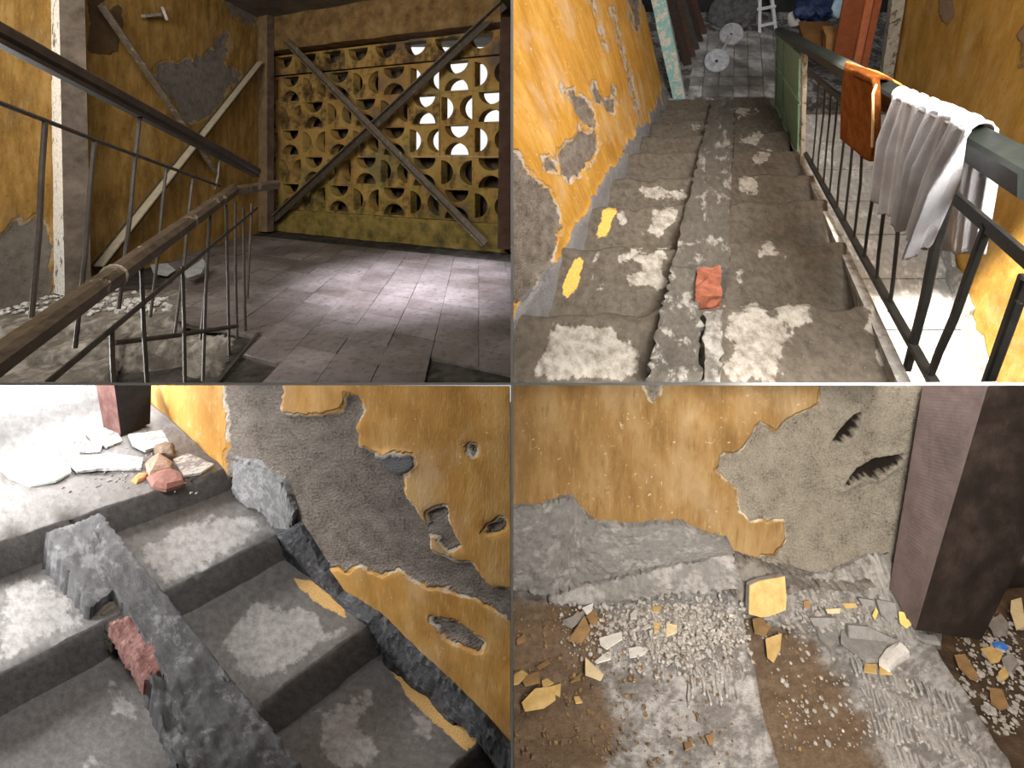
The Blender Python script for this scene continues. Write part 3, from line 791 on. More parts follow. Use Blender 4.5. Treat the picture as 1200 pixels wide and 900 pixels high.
for i in range(len(noses)):
    a, b = L2[i]-Vector((.10, 0, 0)), R2[i]+Vector((.0, 0, 0))
    if i == 0: tb = a-H2*1.0
    else:
        tb = L2[i-1]-U2*h2; tb = tb+(a-L2[i])
        tb = tb-(a-tb).normalized()*.02
    P = step_prof(tb, a, -U2*h2, H2, rn=.055 if i < 4 else .04, nb=14)
    E = b-a
    sweep('step', P, E, 90 if i < 4 else 50, step2_m, jit=.028, seed=40+i, afn=a2, parent=stairs2, quad=2, jscale=7)
# side face of the flight below the railing, and the void under the lower floor
side_m = mat_concrete('flight_side', (120, 116, 110), (150, 146, 140), (184, 180, 174), scale=5, bump=.4)
sa, sb = R2[0]-(R2[8]-R2[0]).normalized()*1.3-Vector((.03, 0, 0)), R2[8]-Vector((.03, 0, 0))
V, F = prism([sa-U2*.06, sb-U2*.06, sb-U2*1.3, sa-U2*1.3], Vector((.05, 0, 0))); mk('stringer', V, F, side_m, stairs2, quad=2)
# ---- cement strip down the middle, with a bare brick
def strip2(y0, y1, lift, seed, xl, xr, n, name='ramp_strip', mat=None):
    pts = []
    la_, lb_ = NP2.at(xl(y0), y0, lift), NP2.at(xl(y1), y1, lift); ra_, rb_ = NP2.at(xr(y0), y0, lift), NP2.at(xr(y1), y1, lift)
    nu, nv = 18, n
    def hf(S, T, X, Y): return (fbm(S*9, T*9, seed)-.5)*.035+(fbm(S*30, T*30, seed+3)-.5)*.012
    V = []; top = []
    for j in range(nv+1):
        for i in range(nu+1):
            l = la_.lerp(lb_, j/nv); r = ra_.lerp(rb_, j/nv); top.append(l.lerp(r, i/nu))
    top = np.array([tuple(p) for p in top]); s = np.linalg.norm(top-top[0], axis=1)
    X, Y = topx(top)
    h = (fbm(X*.05, Y*.05, seed)-.5)*.05+(fbm(X*.2, Y*.2, seed+3)-.5)*.014
    V = top+h[:, None]*np.array(NP2.n)[None]
    edge_i = [j*(nu+1) for j in range(nv+1)]+[j*(nu+1)+nu for j in range(nv+1)]
    V[edge_i] += (np.array([[random.uniform(-.012, .012), 0, random.uniform(-.01, .01)] for _ in edge_i]))
    F = grid_faces(nu, nv).tolist(); N0 = len(V)
    ring = list(range(nu+1))+[(nu+1)*(j+1)+nu for j in range(nv)]+[(nu+1)*nv+i for i in range(nu-1, -1, -1)]+[(nu+1)*j for j in range(nv-1, 0, -1)]
    low = V[ring]-np.array(NP2.n)[None]*.30
    V = np.concatenate([V, low]); m = len(ring)
    for k in range(m): F.append([ring[k], N0+k, N0+(k+1) % m, ring[(k+1) % m]])
    F.append([N0+k for k in range(m)])
    F = fix_normals([tuple(v) for v in V], F)
    st = np.concatenate([np.stack([X*.004, Y*.004, h], 1), np.stack([X*.004, Y*.004, h-.3], 1)[ring]])
    return mk(name, V, F, mat or strip2_m, parent=stairs2, attrs={'st': st}, smooth='angle', quad=2)
xl_ = lambda y: 862-(862-757)*y/445; xr_ = lambda y: 866-(866-848)*y/445
strip2(118, 312, .03, 91, xl_, xr_, 70)
strip2(312, 352, .02, 93, xl_, lambda y: 818, 12)
strip2(352, 470, .03, 95, xl_, lambda y: 822, 26)
strip2(364, 470, .05, 97, lambda y: 826-(y-364)*.02, lambda y: 845, 20, mat=mat_concrete('loose_slab', (96, 90, 82), (124, 118, 110), (166, 160, 150), scale=7))
brick_m = mat_mottled('bare_brick', (104, 60, 44), (138, 80, 58), (156, 106, 84), scale=18, bump=.8, bdist=.012, fine=90)
bp = [NP2.at(x, y, .045) for x, y in ((818, 315), (845, 311), (846, 346), (815, 350))]
V, F = prism(bp, -NP2.n*.12)
bm = bmesh.new(); vs = [bm.verts.new(v) for v in V]; [bm.faces.new([vs[i] for i in f]) for f in F]
bmesh.ops.subdivide_edges(bm, edges=bm.edges[:], cuts=4, use_grid_fill=True)
for v in bm.verts: v.co += Vector((random.uniform(-.006, .006), random.uniform(-.006, .006), random.uniform(-.006, .006)))
V = [v.co.copy() for v in bm.verts]; bm.verts.index_update(); F = [[v.index for v in f.verts] for f in bm.faces]; bm.free()
tag(mk('brick', V, F, brick_m, stairs2, quad=2), label='bare orange-red brick in the strip')

# ---- walls
wl_o = NP2.at(600, 425); wl_o = L2[0]-S2*1.1-U2*.5-Vector((.06, 0, 0))
wl_far = L2[8]-Vector((.06, 0, 0))
Sdir = (L2[8]-L2[0])
wl_A = Sdir.normalized()*(Sdir.length+1.15)
pl2 = [[(560, 180), (607, 172), (618, 180), (625, 205), (646, 232), (658, 262), (652, 300), (640, 322), (560, 400)],
       [(656, 95), (664, 104), (676, 110), (690, 122), (700, 148), (692, 152), (680, 136), (668, 118), (660, 112)], [(697, 96), (704, 108), (714, 116), (718, 104), (722, 120), (712, 128), (702, 118)],
       [(640, 182), (650, 190), (652, 198), (638, 200)], [(738, -10), (752, -10), (750, 30), (744, 36)], [(655, 176), (700, 150), (706, 172), (688, 196), (668, 215), (660, 200)]]
def base_band(X, Y):                   # grey cement skirting smeared along the stair edge
    t = np.clip((Y-115)/(364-115), -.6, 1.5)
    xb = 784+(636-784)*t
    return (xb+16+22*t)-X
def w2a(S, T, X, Y):
    m = np.full(X.shape, -60.0)
    for p in pl2: m = np.maximum(m, sdf(p, X, Y))
    rag = (fbm(S*5, T*5, 31)-.5)*34+(fbm(S*22, T*22, 37)-.5)*10
    c = (X-(784+(636-784)*np.clip((Y-115)/249, -.5, 1.6)))+10+20*np.clip((Y-115)/249, 0, 1.3)
    sc = np.full(X.shape, -60.0)
    for p in ([(691, -5), (693, -5), (713, 60), (711, 60)], [(715, 10), (718, 10), (755, 150), (752, 150)]): sc = np.maximum(sc, sdf(p, X, Y))
    return {'plaster': np.maximum(m+rag*.7, sc-1.2), 'cement': c+rag*.8}
def w2h(S, T, X, Y):
    a = w2a(S, T, X, Y)
    return -.012*np.clip(a['plaster']/3+.5, 0, 1)+.015*np.clip(a['cement']/4+.5, 0, 1)+(fbm(S*2, T*2, 33)-.5)*.03+(fbm(S*20, T*20, 35)-.5)*.006
sheet('wall_left', wl_o, wl_A, U2*3.6, 200, 140, wall2, w2h, w2a, quad=2, thick=.15,
      label='scratched orange wall beside the descending flight', cat='wall', kind='structure')

# lower floor with tiles
F2o = (L2[8]+R2[8])/2
FP2 = Plane(F2o-U2*.03, Vector((1, 0, 0)).cross(H2))
if FP2.n.z < 0: FP2.n = -FP2.n
fl2_m = mat_concrete('lower_floor', (60, 56, 52), (92, 88, 84), (150, 148, 146), scale=5, bump=.4)
fa, fb, fc = FP2.at(740, 117), FP2.at(1300, 117), FP2.at(740, -40)
def f2h(S, T, X, Y): return (fbm(S*4, T*4, 61)-.5)*.01-.012
floor2 = sheet('floor', fa, fb-fa, fc-fa, 60, 40, fl2_m, f2h, quad=2, thick=.1, label='tiled grey floor at the foot of the descending flight', cat='floor', kind='structure')
t2 = NT('grey_floor_tile'); oi = t2.t.nodes.new('ShaderNodeObjectInfo').outputs['Random']; tp = t2.t.nodes.new('ShaderNodeNewGeometry').outputs['Position']
k2 = t2.noise(2.2, 4, .6, tp); k3 = t2.noise(18, 4, .7, tp)
c2 = t2.ramp(t2.math('ADD', t2.math('MULTIPLY', oi, .1), t2.math('MULTIPLY', k2, .9)), (.35, (84, 80, 76)), (.5, (126, 122, 118)), (.62, (172, 170, 168)))
c2 = t2.mix(t2.math('MULTIPLY', t2.step(k3, .52, .66), .5), c2, lin((70, 66, 60))); t2.bump(k3, .3, .006)
tile2_m = t2.done(c2, .55, .35)
xs = [806, 822, 841, 859, 877, 895, 913, 931]; ys = [113.5, 101, 90, 79.5, 70, 61, 52.5, 44.5, 37]
vpx = 868
for j in range(len(ys)-1):
    for i in range(len(xs)-1):
        def sx(x, y): return vpx+(x-vpx)*(y+320)/(113.5+320)
        pts = [FP2.at(sx(xs[i], ys[j]), ys[j]), FP2.at(sx(xs[i+1], ys[j]), ys[j]), FP2.at(sx(xs[i+1], ys[j+1]), ys[j+1]), FP2.at(sx(xs[i], ys[j+1]), ys[j+1])]
        c = sum(pts, Vector())/4; pts = [c+(p-c)*.95-FP2.n*.008 for p in pts]
        V, F = prism(pts, FP2.n*(.014+.004*random.random())); mk('tile', V, F, tile2_m, floor2)
V, F = prism([fa-FP2.n*.05, fb+Vector((1.2, 0, 0))-FP2.n*.05, fb+Vector((1.2, 0, 0))-U2*3, fa-U2*3], H2*.1); mk('apron', V, F, fl2_m, floor2, quad=2)
# dark-toned wall closing the lower room
bw_o = FP2.at(700, 14); bwE = Vector((1, 0, 0))
dark_m = mat_mottled('dark_back_wall', (26, 26, 30), (48, 47, 50), (62, 60, 62), scale=3)
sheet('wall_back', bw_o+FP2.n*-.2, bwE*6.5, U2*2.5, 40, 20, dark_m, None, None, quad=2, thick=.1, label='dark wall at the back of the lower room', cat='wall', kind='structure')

# right wall
rw0 = px(1040, 95, 6.0)
rw_a = rw0-S2*6.3
pl2r = [[(1098, -20), (1120, -20), (1116, 20), (1108, 30), (1100, 20)], [(1140, -20), (1260, -20), (1240, 110), (1178, 100), (1160, 60), (1150, 20)]]
def w2ra(S, T, X, Y):
    m = sdf(pl2r[0], X, Y); rag = (fbm(S*4, T*4, 41)-.5)*30
    return {'plaster': np.full(X.shape, -80.0)+0*m, 'cement': np.maximum(m+rag*.5, np.minimum(sdf(pl2r[1], X, Y)*.25-8, 2)+rag)}
def w2rh(S, T, X, Y): return (fbm(S*2, T*2, 43)-.5)*.03+(fbm(S*22, T*22, 45)-.5)*.006
wall2r = mat_wall('limewash_amber', (158, 112, 42), (184, 138, 60), (202, 162, 98), cement=((140, 116, 92), (164, 138, 108)), rim=(200, 180, 150), grime=(150, 100, 46), streak=(6, 1.6, 6), spots=.8)
RW2 = plane3(rw0, rw0+S2, rw0+U2)
sheet('wall_right', rw_a-U2*3.2, S2*6.2, U2*6.0, 150, 150, wall2r, w2rh, w2ra, quad=2, thick=.1,
      label='sunlit amber wall behind the railing and lower flight', cat='wall', kind='structure')

# door posts
turq = mat_wood('turquoise_flaking', (120, 168, 164), (150, 190, 184), chip=(214, 204, 188), chip_amt=.5, scale=(6, 6, 2))
def upost(name, base, w, d, h, mat, label):
    base = Vector(base); x = Vector((1, 0, 0)); y = H2
    P = [base-x*w/2-y*d/2, base+x*w/2-y*d/2, base+x*w/2+y*d/2, base-x*w/2+y*d/2]
    n = 12; V = []; F = []
    rs = random.Random(len(label))
    for k in range(n+1):
        for p in P: V.append(p+U2*(h*k/n)+Vector((rs.uniform(-.005, .005), 0, rs.uniform(-.005, .005))))
    for k in range(n):
        for i in range(4): F.append([k*4+i, k*4+(i+1) % 4, (k+1)*4+(i+1) % 4, (k+1)*4+i])
    F += [[3, 2, 1, 0], [n*4+i for i in range(4)]]
    return mk(name, V, fix_normals(V, F), mat, quad=2, label=label, cat='post')
upost('door_post', FP2.at(796, 113), .17, .14, 2.6, turq, 'turquoise and white flaking door post at the foot of the orange wall')
white_fl = mat_wood('white_flaking', (150, 140, 122), (196, 188, 172), chip=(112, 98, 80), chip_amt=.56, scale=(6, 6, 2))
upost('door_post', px(1037, 98, 5.8), .14, .12, 2.6, white_fl, 'cream flaking door post at the end of the amber wall')

# ---- lower flight, seen through the railing
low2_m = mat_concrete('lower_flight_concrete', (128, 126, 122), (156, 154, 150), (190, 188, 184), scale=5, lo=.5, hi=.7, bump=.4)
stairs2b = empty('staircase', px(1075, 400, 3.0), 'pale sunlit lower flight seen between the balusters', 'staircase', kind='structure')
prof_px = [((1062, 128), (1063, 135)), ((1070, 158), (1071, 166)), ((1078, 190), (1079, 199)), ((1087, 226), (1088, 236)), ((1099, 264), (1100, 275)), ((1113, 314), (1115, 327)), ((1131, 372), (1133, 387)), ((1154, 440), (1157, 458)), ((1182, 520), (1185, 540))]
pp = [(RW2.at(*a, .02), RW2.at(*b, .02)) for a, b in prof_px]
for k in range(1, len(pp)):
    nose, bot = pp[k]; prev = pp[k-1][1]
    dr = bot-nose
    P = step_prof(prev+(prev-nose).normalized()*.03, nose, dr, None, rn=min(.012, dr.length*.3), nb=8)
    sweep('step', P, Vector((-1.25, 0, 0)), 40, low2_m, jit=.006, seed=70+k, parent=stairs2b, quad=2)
# jagged cement skirting on the amber wall
V = []; rs = random.Random(3); pts = []
for k in range(24):
    f = k/23; x = 1098+(1160-1098)*f**1.0; y = 268+(455-268)*f; pts.append((x+rs.uniform(-2, 4), y))
up_ = [RW2.at(x+5+rs.uniform(0, 5), y-4, .01) for x, y in pts]; dn_ = [RW2.at(x-7, y+6, .05) for x, y in pts]
V = up_+dn_; F = [[i, i+1, 24+i+1, 24+i] for i in range(23)]
o = mk('skirting', V, F, low2_m, stairs2b, quad=2)
o.modifiers.new('s', 'SOLIDIFY').thickness = .03

# ---- railing
iron2 = mat_wood('railing_iron_green_black', (28, 28, 26), (54, 52, 47), chip=(84, 78, 68), chip_amt=.66, scale=(5, 5, 5), rough=.5, spec=.4)
cap2 = mat_wood('handrail_green_black', (20, 23, 21), (42, 45, 40), chip=(84, 80, 66), chip_amt=.68, scale=(4, 4, 4), rough=.5, spec=.35)
rb0, rb1 = NP2.at(944, 180, .05), NP2.at(1096, 452, .05)
RP3 = plane3(rb0, rb1, rb0+U2)
rail2 = empty('stair_railing', rb0, 'dark iron railing with a green panel running down beside the steps', 'railing')
def rbar(name, a, b, w, h, mat, par=None, **k):
    V, F = bar(a, b, w, h, up=U2, **k); return mk(name, V, F, mat, par or rail2, quad=2)
h0, h1 = RP3.at(913, 36), RP3.at(1225, 216)
rbar('handrail', h0, h1, .075, .062, cap2, n=16, wob=.001, bev=.12)
rbar('middle_rail', RP3.at(944, 80), RP3.at(1230, 328), .012, .04, iron2, bev=.1)
rbar('bottom_rail', RP3.at(944, 180), RP3.at(1100, 459), .03, .03, iron2, bev=.1)
mr = lambda x: 80+(x-944)*(328-80)/(1230-944)
for (xt, xb, yb, w) in ((1112, 1063, 432, .024), (1157, 1088, 446, .018), (1063, 1042, 365, .012), (1046, 1027, 330, .012), (1031, 1013, 300, .012), (1015, 1001, 277, .011), (1003, 990, 258, .011), (992, 981, 242, .011),
                        (982, 972, 227, .010), (974, 965, 214, .010), (967, 958, 203, .010), (960, 952, 192, .010)):
    V, F = bar(RP3.at(xt, mr(xt)), RP3.at(xb, yb), w, w, up=S2, bev=.2, n=4, wob=.004, seed=xt); mk('baluster', V, F, iron2, rail2, quad=2)
V, F = bar(RP3.at(1202, 325), RP3.at(1150, 470), .02, .02, up=S2, bev=.2); mk('baluster', V, F, iron2, rail2, quad=2)
green_m = mat_wood('green_panel_paint', (92, 118, 98), (126, 150, 126), chip=(150, 150, 132), chip_amt=.68, scale=(3, 3, 1))
gp = [RP3.at(911, 42, .0), RP3.at(939, 68, .0), RP3.at(936, 190, .0), RP3.at(909, 124, .0)]
V, F = prism(gp, RP3.n*.015); pn = mk('panel', V, F, green_m, rail2, quad=2)
for a, b in (((911, 42), (909, 124)), ((909, 124), (936, 190)), ((911, 42), (939, 68)), ((910, 80), (938, 122)), ((918, 50), (917, 142))):
    V, F = bar(RP3.at(*a, .02), RP3.at(*b, .02), .022, .012, up=RP3.n, bev=.1); mk('panel_bar', V, F, mat_green_edge if 'mat_green_edge' in globals() else green_m, pn, quad=2)
V, F = bar(RP3.at(943, 64, .02), RP3.at(940, 192, .02), .05, .03, up=RP3.n, bev=.1); mk('panel_post', V, F, white_fl, rail2, quad=2)

# ---- things hung on the handrail
def drape(name, tops, bots, n, m, plane, lift, th, mat, folds, amp, parent=None, rag=0.0, seed=0, **kw):
    """cloth hanging from the rail: a pleated sheet between two traced edges, closed to a real thickness"""
    def along(P, t):
        k = min(int(t*(len(P)-1)), len(P)-2); f = t*(len(P)-1)-k
        return (P[k][0]+(P[k+1][0]-P[k][0])*f, P[k][1]+(P[k+1][1]-P[k][1])*f)
    rs = random.Random(seed); V = []
    jag = [rs.uniform(-rag, rag) for _ in range(n+1)]
    for j in range(m+1):
        v = j/m
        for i in range(n+1):
            u = i/n; a = plane.at(*along(tops, u), lift); b = plane.at(*along(bots, u), lift)
            w = amp*(math.sin(u*folds*6.283+seed)+.5*math.sin(u*folds*2.3*6.283+1.3))*min(1, v*2.2+.12)
            b = b-U2*jag[i]
            V.append(a.lerp(b, v)+plane.n*w)
    F = grid_faces(n, m).tolist(); N0 = len(V)
    B = [v-plane.n*th for v in V]
    F2 = [[i+N0 for i in f][::-1] for f in F]
    ring = list(range(n+1))+[(n+1)*(j+1)+n for j in range(m)]+[(n+1)*m+i for i in range(n-1, -1, -1)]+[(n+1)*j for j in range(m-1, 0, -1)]
    side = [[ring[k], N0+ring[k], N0+ring[(k+1) % len(ring)], ring[(k+1) % len(ring)]] for k in range(len(ring))]
    V = V+B
    return mk(name, V, fix_normals(V, F+F2+side), mat, parent, smooth=True, quad=2, **kw)
mt = NT('coir_mat'); f1 = mt.noise(260, 4, .8); f2 = mt.noise(20, 3, .6)
mt.bump(f1, 1.0, .02); mat_m = mt.done(mt.ramp(mt.math('ADD', mt.math('MULTIPLY', f1, .7), mt.math('MULTIPLY', f2, .3)), (.34, (96, 46, 12)), (.5, (164, 88, 30)), (.66, (206, 130, 62))), .95, .1)
mat_edge = mat_mottled('mat_edge', (206, 160, 104), (226, 184, 132), scale=40)
mat_t = empty('door_mat', RP3.at(1005, 140, .06), 'rust-brown fibre mat folded over the handrail beside the white towel', 'mat')
drape('front_half', [(989, 80), (1005, 84), (1022, 93)], [(987, 162), (1000, 174), (1012, 187), (1017, 190), (1022, 160)], 30, 24, RP3, .085, .02, mat_m, .4, .006, mat_t, seed=2)
drape('back_half', [(994, 76), (1022, 84), (1050, 100)], [(994, 112), (1022, 124), (1048, 140)], 20, 8, RP3, -.075, .02, mat_m, .4, .004, mat_t, seed=2)
def over(name, f0, f1, b0, b1, n, mat, parent, th=.018, amp=.0, folds=5):
    """strip of cloth bridging the rail from its front edge to its back edge"""
    V = []
    for j in range(7):
        a = math.pi*j/6
        for i in range(n+1):
            f = f0.lerp(f1, i/n); b = b0.lerp(b1, i/n); mid = f.lerp(b, (1-math.cos(a))/2)
            V.append(mid+U2*(math.sin(a)*(.035+amp*math.sin(i/n*folds*6.283))))
    N0 = len(V); V2 = [v-U2*th for v in V]
    F = grid_faces(n, 6).tolist(); V += V2; F += [[i+N0 for i in f][::-1] for f in F]
    ring = list(range(n+1))+[(n+1)*(j+1)+n for j in range(6)]+[(n+1)*6+i for i in range(n-1, -1, -1)]+[(n+1)*j for j in range(5, 0, -1)]
    F += [[ring[k], N0+ring[k], N0+ring[(k+1) % len(ring)], ring[(k+1) % len(ring)]] for k in range(len(ring))]
    return mk(name, V, fix_normals(V, F), mat, parent, smooth=True, quad=2)
over('fold', RP3.at(989, 81, .085), RP3.at(1023, 95, .085), RP3.at(994, 77, -.085), RP3.at(1050, 101, -.085), 24, mat_m, mat_t)
V, F = tube([RP3.at(1027, 99, .075), RP3.at(1023, 110, .088), RP3.at(1023, 140, .09), RP3.at(1022, 172, .09)], .004, 6); mk('binding', V, F, mat_edge, mat_t, quad=2)
tw = NT('towel_cotton'); g1 = tw.noise(220, 3, .7); tw.bump(g1, .6, .008)
tw_m = tw.done(tw.ramp(tw.noise(9, 3, .5), (.3, (206, 200, 200)), (.7, (236, 234, 236))), .95, .1)
tow = empty('towel', RP3.at(1075, 270, .06), 'crumpled white towel hung over the dark handrail', 'towel')
drape('front_fall', [(1044, 110), (1062, 118), (1085, 126), (1110, 136), (1135, 154)], [(1029, 228), (1043, 252), (1062, 272), (1070, 262), (1072, 304)], 90, 40, RP3, .085, .008, tw_m, 6.5, .022, tow, rag=.012, seed=5)
drape('back_fall', [(1064, 110), (1118, 124), (1166, 152)], [(1062, 240), (1108, 292), (1141, 300)], 60, 26, RP3, -.085, .008, tw_m, 3.5, .018, tow, rag=.012, seed=9)
over('fold', RP3.at(1044, 111, .085), RP3.at(1135, 155, .085), RP3.at(1064, 111, -.085), RP3.at(1166, 153, -.085), 60, tw_m, tow, .01, .006, 7)

# ---- things in the lower room
iron3 = mat_mottled('weight_grey', (120, 122, 126), (160, 162, 166), (184, 186, 190), scale=14, bump=.4)
bb_t = empty('barbell', FP2.at(848, 80), 'barbell with two grey discs lying on the tiled lower floor', 'barbell')
ca, cb = FP2.at(840, 83)+U2*.16, FP2.at(857, 50)+U2*.14
ax = (cb-ca).normalized(); axd = (ca-Vector((0, 0, CAMZ))).normalized()*.8+ax*.3; axd.normalize()
for c, r in ((px(840, 71, ca.y), .165), (px(857, 40, cb.y), .17)):
    V, F = disc(c, (-axd), r, .05, 28); d_ = mk('weight_disc', V, F, iron3, bb_t, smooth=False)
    V, F = disc(c-(-axd)*-.035, (-axd), .022, .03, 12); mk('bar_end', V, F, iron2, d_)
V, F = tube([px(840, 71, ca.y), px(857, 40, cb.y)], .018, 10); mk('bar', V, F, mat_mottled('bar_steel', (150, 150, 150), (190, 190, 190), rough=.35), bb_t)
V, F = disc(FP2.at(860, 30)+U2*.25, -H2, .36, .12, 32); mk('drum', V, F, mat_mottled('drum_grey', (50, 50, 52), (96, 96, 98), (120, 120, 122), scale=9), label='large dark grey round disc leaning at the back of the lower room', cat='disc')
# white stool
st_m = mat_mottled('stool_white', (214, 216, 218), (236, 238, 240), scale=9, bump=.1)
stl = empty('step_stool', FP2.at(897, 38), 'small white step stool at the back of the lower room', 'stool')
a_, b_ = FP2.at(890, 38), FP2.at(909, 34)
for p, lean in ((a_, .05), (b_, -.05), (a_+H2*.3, .05), (b_+H2*.3, -.05)):
    V, F = bar(p, p+U2*.75+Vector((lean, 0, 0)), .045, .045, up=H2); mk('leg', V, F, st_m, stl, quad=2)
for hh in (.12, .42):
    V, F = bar(a_+U2*hh, b_+U2*hh, .05, .04, up=U2); mk('rung', V, F, st_m, stl, quad=2)
V, F = bar(a_+U2*.76+H2*.15-Vector((.05, 0, 0)), b_+U2*.76+H2*.15+Vector((.05, 0, 0)), .34, .03, up=U2); mk('seat', V, F, st_m, stl, quad=2)
# planks leaning by the turquoise post
rs = random.Random(8)
dk = [mat_wood('timber_dark_%d' % k, c0, c1, scale=(8, 8, 1)) for k, (c0, c1) in enumerate((((40, 30, 26), (70, 56, 48)), ((58, 40, 34), (90, 66, 56)), ((50, 46, 44), (84, 78, 74))))]
for k, nm in enumerate(('nearest the turquoise post', 'second from the turquoise post', 'third from the turquoise post', 'fourth from the turquoise post', 'farthest from the turquoise post')):
    b = FP2.at(806+k*4.6, 76-k*9)
    V, F = bar(b+U2*.005, b+U2*(1.5+.1*k)+Vector((-.12-.05*k, 0, 0))+H2*.25, .12, .035, up=H2, bev=.05); mk('timber_plank', V, F, dk[k % 3], quad=2, label='dark timber leaning in the lower room, '+nm, cat='plank', group='dark timbers leaning in the lower room')
# reddish boards, boxes, blue sheet beyond the railing
red = [mat_wood('board_red_%d' % k, c0, c1, scale=(5, 5, .8)) for k, (c0, c1) in enumerate((((106, 54, 26), (140, 76, 40)), ((150, 84, 52), (184, 112, 74)), ((120, 60, 34), (158, 88, 54))))]
for k, (x0, y0, x1, y1, w, lab) in enumerate(((986, 72, 1003, -6, .20, 'broad brown board leaning beyond the railing'), (1003, 78, 1020, -6, .07, 'narrow pale-edged board between brown boards beyond the railing'), (1012, 80, 1030, -6, .06, 'slim reddish board next to the cream door post'))):
    D = 5.4-.05*k
    V, F = bar(px(x0, y0, D), px(x1, y1, D-.75), w, .04, up=H2, bev=.05); mk('leaning_board', V, F, red[k], quad=2, label=lab, cat='board', group='boards leaning beyond the railing')
card = [mat_mottled('carton_%d' % k, c0, c1, scale=3, bump=.2) for k, (c0, c1) in enumerate((((96, 66, 34), (122, 86, 48)), ((134, 96, 54), (160, 120, 74))))]
def carton(c, sx, sy, sz, mat, label):
    t = empty('carton', c, label, 'box', 'cartons beyond the railing'); x = Vector((1, 0, 0)); y = H2
    P = [c-x*sx/2-y*sy/2, c+x*sx/2-y*sy/2, c+x*sx/2+y*sy/2, c-x*sx/2+y*sy/2]
    V, F = prism(P, U2*sz); mk('body', V, F, mat, t, quad=2)
    for s in (-1, 1):
        V, F = prism([c+x*s*.005+U2*(sz+.003)-y*sy/2, c+x*s*(sx/2+.01)+U2*(sz+.003)-y*sy/2, c+x*s*(sx/2+.01)+U2*(sz+.003)+y*sy/2, c+x*s*.005+U2*(sz+.003)+y*sy/2], U2*.006); mk('flap', V, F, mat, t, quad=2)
carton(px(955, 58, 5.9), .36, .3, .32, card[0], 'brown carton beside the green panel beyond the railing')
carton(px(976, 66, 5.6), .22, .2, .36, card[1], 'tan carton next to the broad brown board')
bl = NT('blue_sheet'); bl.bump(bl.noise(14, 4, .6), .8, .04); bl_m = bl.done(bl.ramp(bl.noise(6, 4, .6), (.35, (22, 34, 66)), (.65, (46, 66, 112))), .5, .4)
V, F = rock_data(px(956, 12, 6.6), .3, 5, (1.0, .5, .55), 3)
V = [v+Vector((0, 0, .03*math.sin(v.x*40)+.02*math.sin(v.y*55))) for v in V]
mk('plastic_sheet', V, F, bl_m, smooth=True, quad=2, label='crumpled dark blue plastic sheet on top of the cartons', cat='sheet')
V, F = rock_data(px(982, 10, 6.5), .14, 6, (.8, .5, 1.1), 2); mk('plastic_bag', V, F, mat_mottled('bag_pale_blue', (150, 176, 196), (190, 208, 220), rough=.4), smooth=True, quad=2, label='pale blue plastic bag beside the blue sheet', cat='bag')
V, F = bar(px(922, 25, 6.9), px(936, 25, 6.9), .3, .12, up=U2); mk('paint_pot', *disc(px(931, 22, 6.8), U2, .09, .16, 16), mat_mottled('pot_white', (190, 186, 180), (215, 212, 206)), label='small whitish pot between stool and blue sheet', cat='pot')

# ================================================================== PLACE 3 (lower left): top of the flight beside a peeling wall
def z2(L, ox=0, oy=450): return [(ox+x/2, oy+y/2) for x, y in L]
Nd3 = Vector((485, 540, -60)).normalized(); Pd3 = Vector((-806, 540, -8)).normalized()
O3 = px(302.5, 825, 2.0)
NP3 = Plane(O3, Nd3.cross(Pd3))
if NP3.n.z < 0: NP3.n = -NP3.n
U3 = Vector((-.25, -.12, 1)).normalized()
h3 = .19
step3_m = mat_concrete('step_concrete_cool', (84, 81, 80), (114, 111, 110), (152, 149, 148), scale=7, lo=.44, hi=.60, bump=.5, attrmask=True, yellow=(212, 172, 110), dust=((46, 42, 38), (66, 60, 54)), flat=True)
strip3_m = mat_concrete('strip_cement_cool', (70, 70, 72), (86, 86, 88), (114, 114, 116), scale=9, lo=.55, hi=.66, bump=.8, grain=110, flat=True)
pale3 = [z2(p) for p in ([(310, 380), (480, 310), (600, 290), (620, 350), (470, 440), (390, 470)], [(520, 580), (620, 500), (700, 520), (830, 580), (740, 620), (640, 700), (560, 690), (500, 600)],
         [(740, 760), (870, 720), (850, 800), (900, 860), (860, 900), (760, 900)], [(960, 760), (1000, 770), (1010, 830), (970, 820)], [(20, 470), (130, 460), (200, 560), (100, 610), (-20, 660)], [(250, 710), (320, 720), (330, 800), (260, 770)], [(200, 870), (260, 870), (260, 900), (190, 900)])]
yel3 = [z2(p) for p in ([(690, 455), (730, 460), (810, 530), (812, 546), (760, 525), (700, 480)], [(915, 670), (950, 680), (1110, 800), (1128, 830), (1095, 860), (1060, 830), (960, 740)])]
def a3(S, T, X, Y):
    m = np.full(X.shape, -60.0); y = np.full(X.shape, -60.0)
    for p in pale3: m = np.maximum(m, sdf(p, X, Y))
    for p in yel3: y = np.maximum(y, sdf(p, X, Y))
    return {'pale': np.clip(m+(fbm(X*.06, Y*.06, 177)-.5)*26, -12, 18)+7, 'yellow': y+(fbm(X*.2, Y*.2, 178)-.5)*7, 'dust': np.full(X.shape, -90.0), 'st': np.stack([X*.004, -Y*.004, 0*X], 1)}
stairs3 = empty('staircase', px(250, 720, 2.2), 'grey concrete steps climbing to a broken landing beside a peeling wall', 'staircase', kind='structure')
n3 = [((-50, 651), (266, 548)), ((-60, 820), (336, 620)), ((-40, 1075), (446, 721)), ((250, 1172), (590, 842))]
L3 = [NP3.at(*a) for a, b in n3]; R3 = [NP3.at(*b) for a, b in n3]
